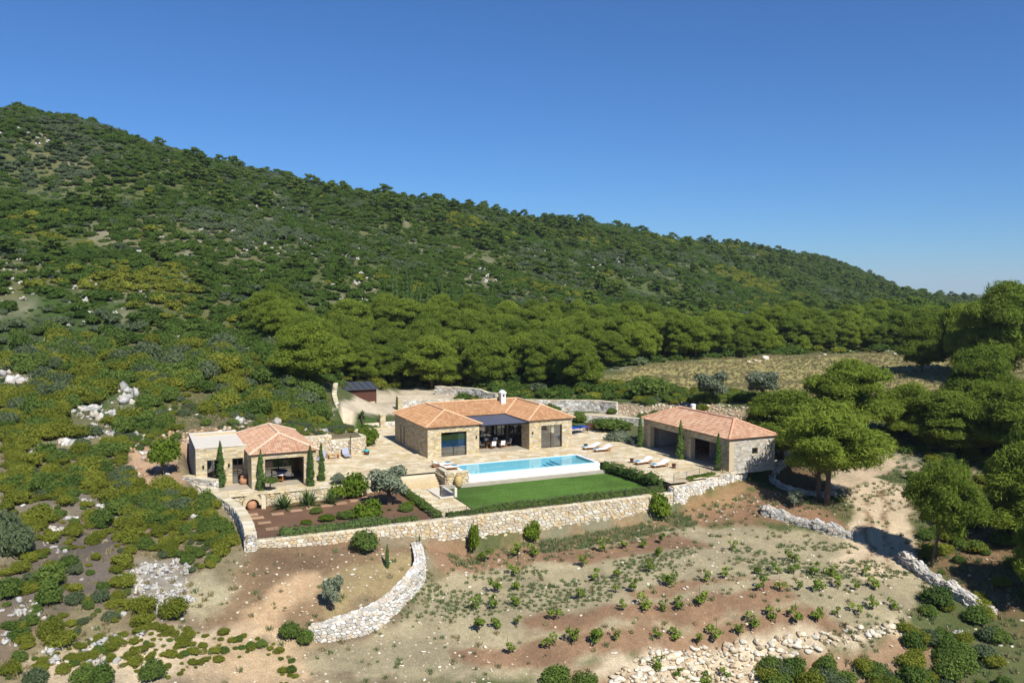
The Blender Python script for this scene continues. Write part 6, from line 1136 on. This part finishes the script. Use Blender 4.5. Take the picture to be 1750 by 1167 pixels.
# lounge chairs by the shower wall, bench and shower
for lab, s_, t_, ro in (('blue-grey lounge chair nearest the small house', -10.4, 3.2, -.5), ('blue-grey lounge chair beside the wooden bench', -7.6, 4.2, 0)):
    r_ = thing('lounge_chair', lab, 'chair', s_, t_, 0, 'blue-grey lounge chairs', ro); m_ = MB(); m_.box(-.35, .35, -.9, .1, .22, .34, bev=.03); m_.build('seat', M['greycloth'], r_)
    m_ = MB(); m_.add([(-.35, .08, .24), (.35, .08, .24), (.35, .16, .24), (-.35, .16, .24), (-.35, .5, .95), (.35, .5, .95), (.35, .6, .92), (-.35, .6, .92)], [(3, 2, 1, 0), (4, 5, 6, 7), (0, 1, 5, 4), (1, 2, 6, 5), (2, 3, 7, 6), (3, 0, 4, 7)]); m_.build('backrest', M['greycloth'], r_)
    for a in (-.33, .28):
        for b in (-.86, .04): m_ = MB(); m_.box(a, a + .05, b, b + .05, 0, .22); m_.build('leg', M['wood_dark'], r_)
r_ = thing('wooden_bench', 'low wooden bench between the blue-grey chairs', 'bench', -9.0, 3.9, 0, None, .15); m_ = MB()
for k in range(4): m_.box(-.6, .6, -.2 + k * .105, -.11 + k * .105, .38, .42)
m_.build('seat', M['wood'], r_)
for a in (-.55, .49): m_ = MB(); m_.box(a, a + .06, -.18, .18, 0, .38); m_.build('leg', M['wood'], r_)
r_ = thing('outdoor_shower', 'slim brown shower post in front of the curved wall', 'shower', -7.0, 4.75); m_ = MB(); m_.tube([(0, 0, 0), (0, 0, 2.1)], .05, 8); m_.build('post', M['wood_dark'], r_); m_ = MB(); m_.tube([(0, 0, 2.05), (0, -.3, 2.1)], .02, 6); m_.lathe((0, -.3, 2.0), [(.1, 0), (.1, .04), (.03, .08)], 10); m_.build('shower_head', M['dark'], r_)
# table tennis
r_ = thing('tennis_table', 'blue table tennis table behind the villa corner', 'table', 21.9, 7.6, 0, None, .3)
for a, b in ((-1.37, -.01), (.01, 1.37)): m_ = MB(); m_.box(a, b, -.76, .76, .72, .76); m_.build('tabletop', M['blue'], r_)
for a in (-1.2, 1.15):
    for b in (-.65, .6): m_ = MB(); m_.box(a, a + .05, b, b + .05, 0, .72); m_.build('leg', M['dark'], r_)
m_ = MB(); m_.box(-.008, .008, -.9, .9, .762, .9); m_.build('net', M['dark'], r_)
# stepping stones in the garden
for k, (s_, t_) in enumerate(((-18.9, -12.6), (-18.6, -14.4), (-18.3, -16.4), (-17.2, -12.0), (-15.6, -11.6), (-14.2, -11.3), (-12.9, -11.0), (-11.6, -10.6), (-10.2, -10.2), (-8.9, -9.6), (-19.2, -11.4))):
    m_ = MB(); m_.box(s_ - .5, s_ + .5, t_ - .28, t_ + .28, -1.16, -1.03, vary(alb(186, 150, 120), rng, .1), .02); o = m_.build('stepping_stone', M['stone'], None, (s_, t_, 0)); tag(o, 'flat stepping stone set in the red garden soil', 'paving stone', 'stepping stones in the kitchen garden')
# slatted bench on the bank behind the villa corner, pale slab in the lower right shade
r_ = thing('slatted_bench', 'brown slatted bench tipped on the planted bank behind the villa corner', 'bench', 24.3, 8.2, 0, None, -.5)
for k in range(6): m_ = MB(); m_.box(-.8, .8, -.02, .03, .2 + k * .13, .31 + k * .13); m_.build('slat', M['wood_dark'], r_)
for a in (-.75, .69): m_ = MB(); m_.box(a, a + .06, .03, .1, 0, 1.0); m_.build('leg', M['wood_dark'], r_)
x, y = PALE_SLAB; tag(link('pale_slab', OUTC[2], None, (x, y, hz(x, y) - .05), .4, (1.5, .9, .5)), 'flat white stone slab lying in the shade at lower right', 'rock')
for s_, t_, lab in ((WL + .0, -.2, 'left'), (TW - WR, -.2, 'right')):
    m_ = MB(); m_.box(s_ + (-.42 if lab == 'left' else .3), s_ + (-.3 if lab == 'left' else .42), -.2, -.035, 1.75, 2.0, bev=.02); m_.build('wall_lamp', M['dark'], villa, (0, 0, 0))

# ------------------------------------------------------------------ air
mb = MB(); mb.box(-7000, 7000, -7000, 7000, -60, 130)
hm, hn, hl_, hb = mat('haze_air'); hn.remove(hb); pv = hn.new('ShaderNodeVolumePrincipled'); pv.inputs['Color'].default_value = (.80, .88, 1.0, 1); pv.inputs['Density'].default_value = .0001; pv.inputs['Anisotropy'].default_value = .1
hl_.new(pv.outputs[0], hn['Material Output'].inputs['Volume'])
hz_o = new_mesh('haze', mb.v, mb.f, hm); tag(link('haze', hz_o), kind='stuff')
scene.cycles.volume_bounces = 0
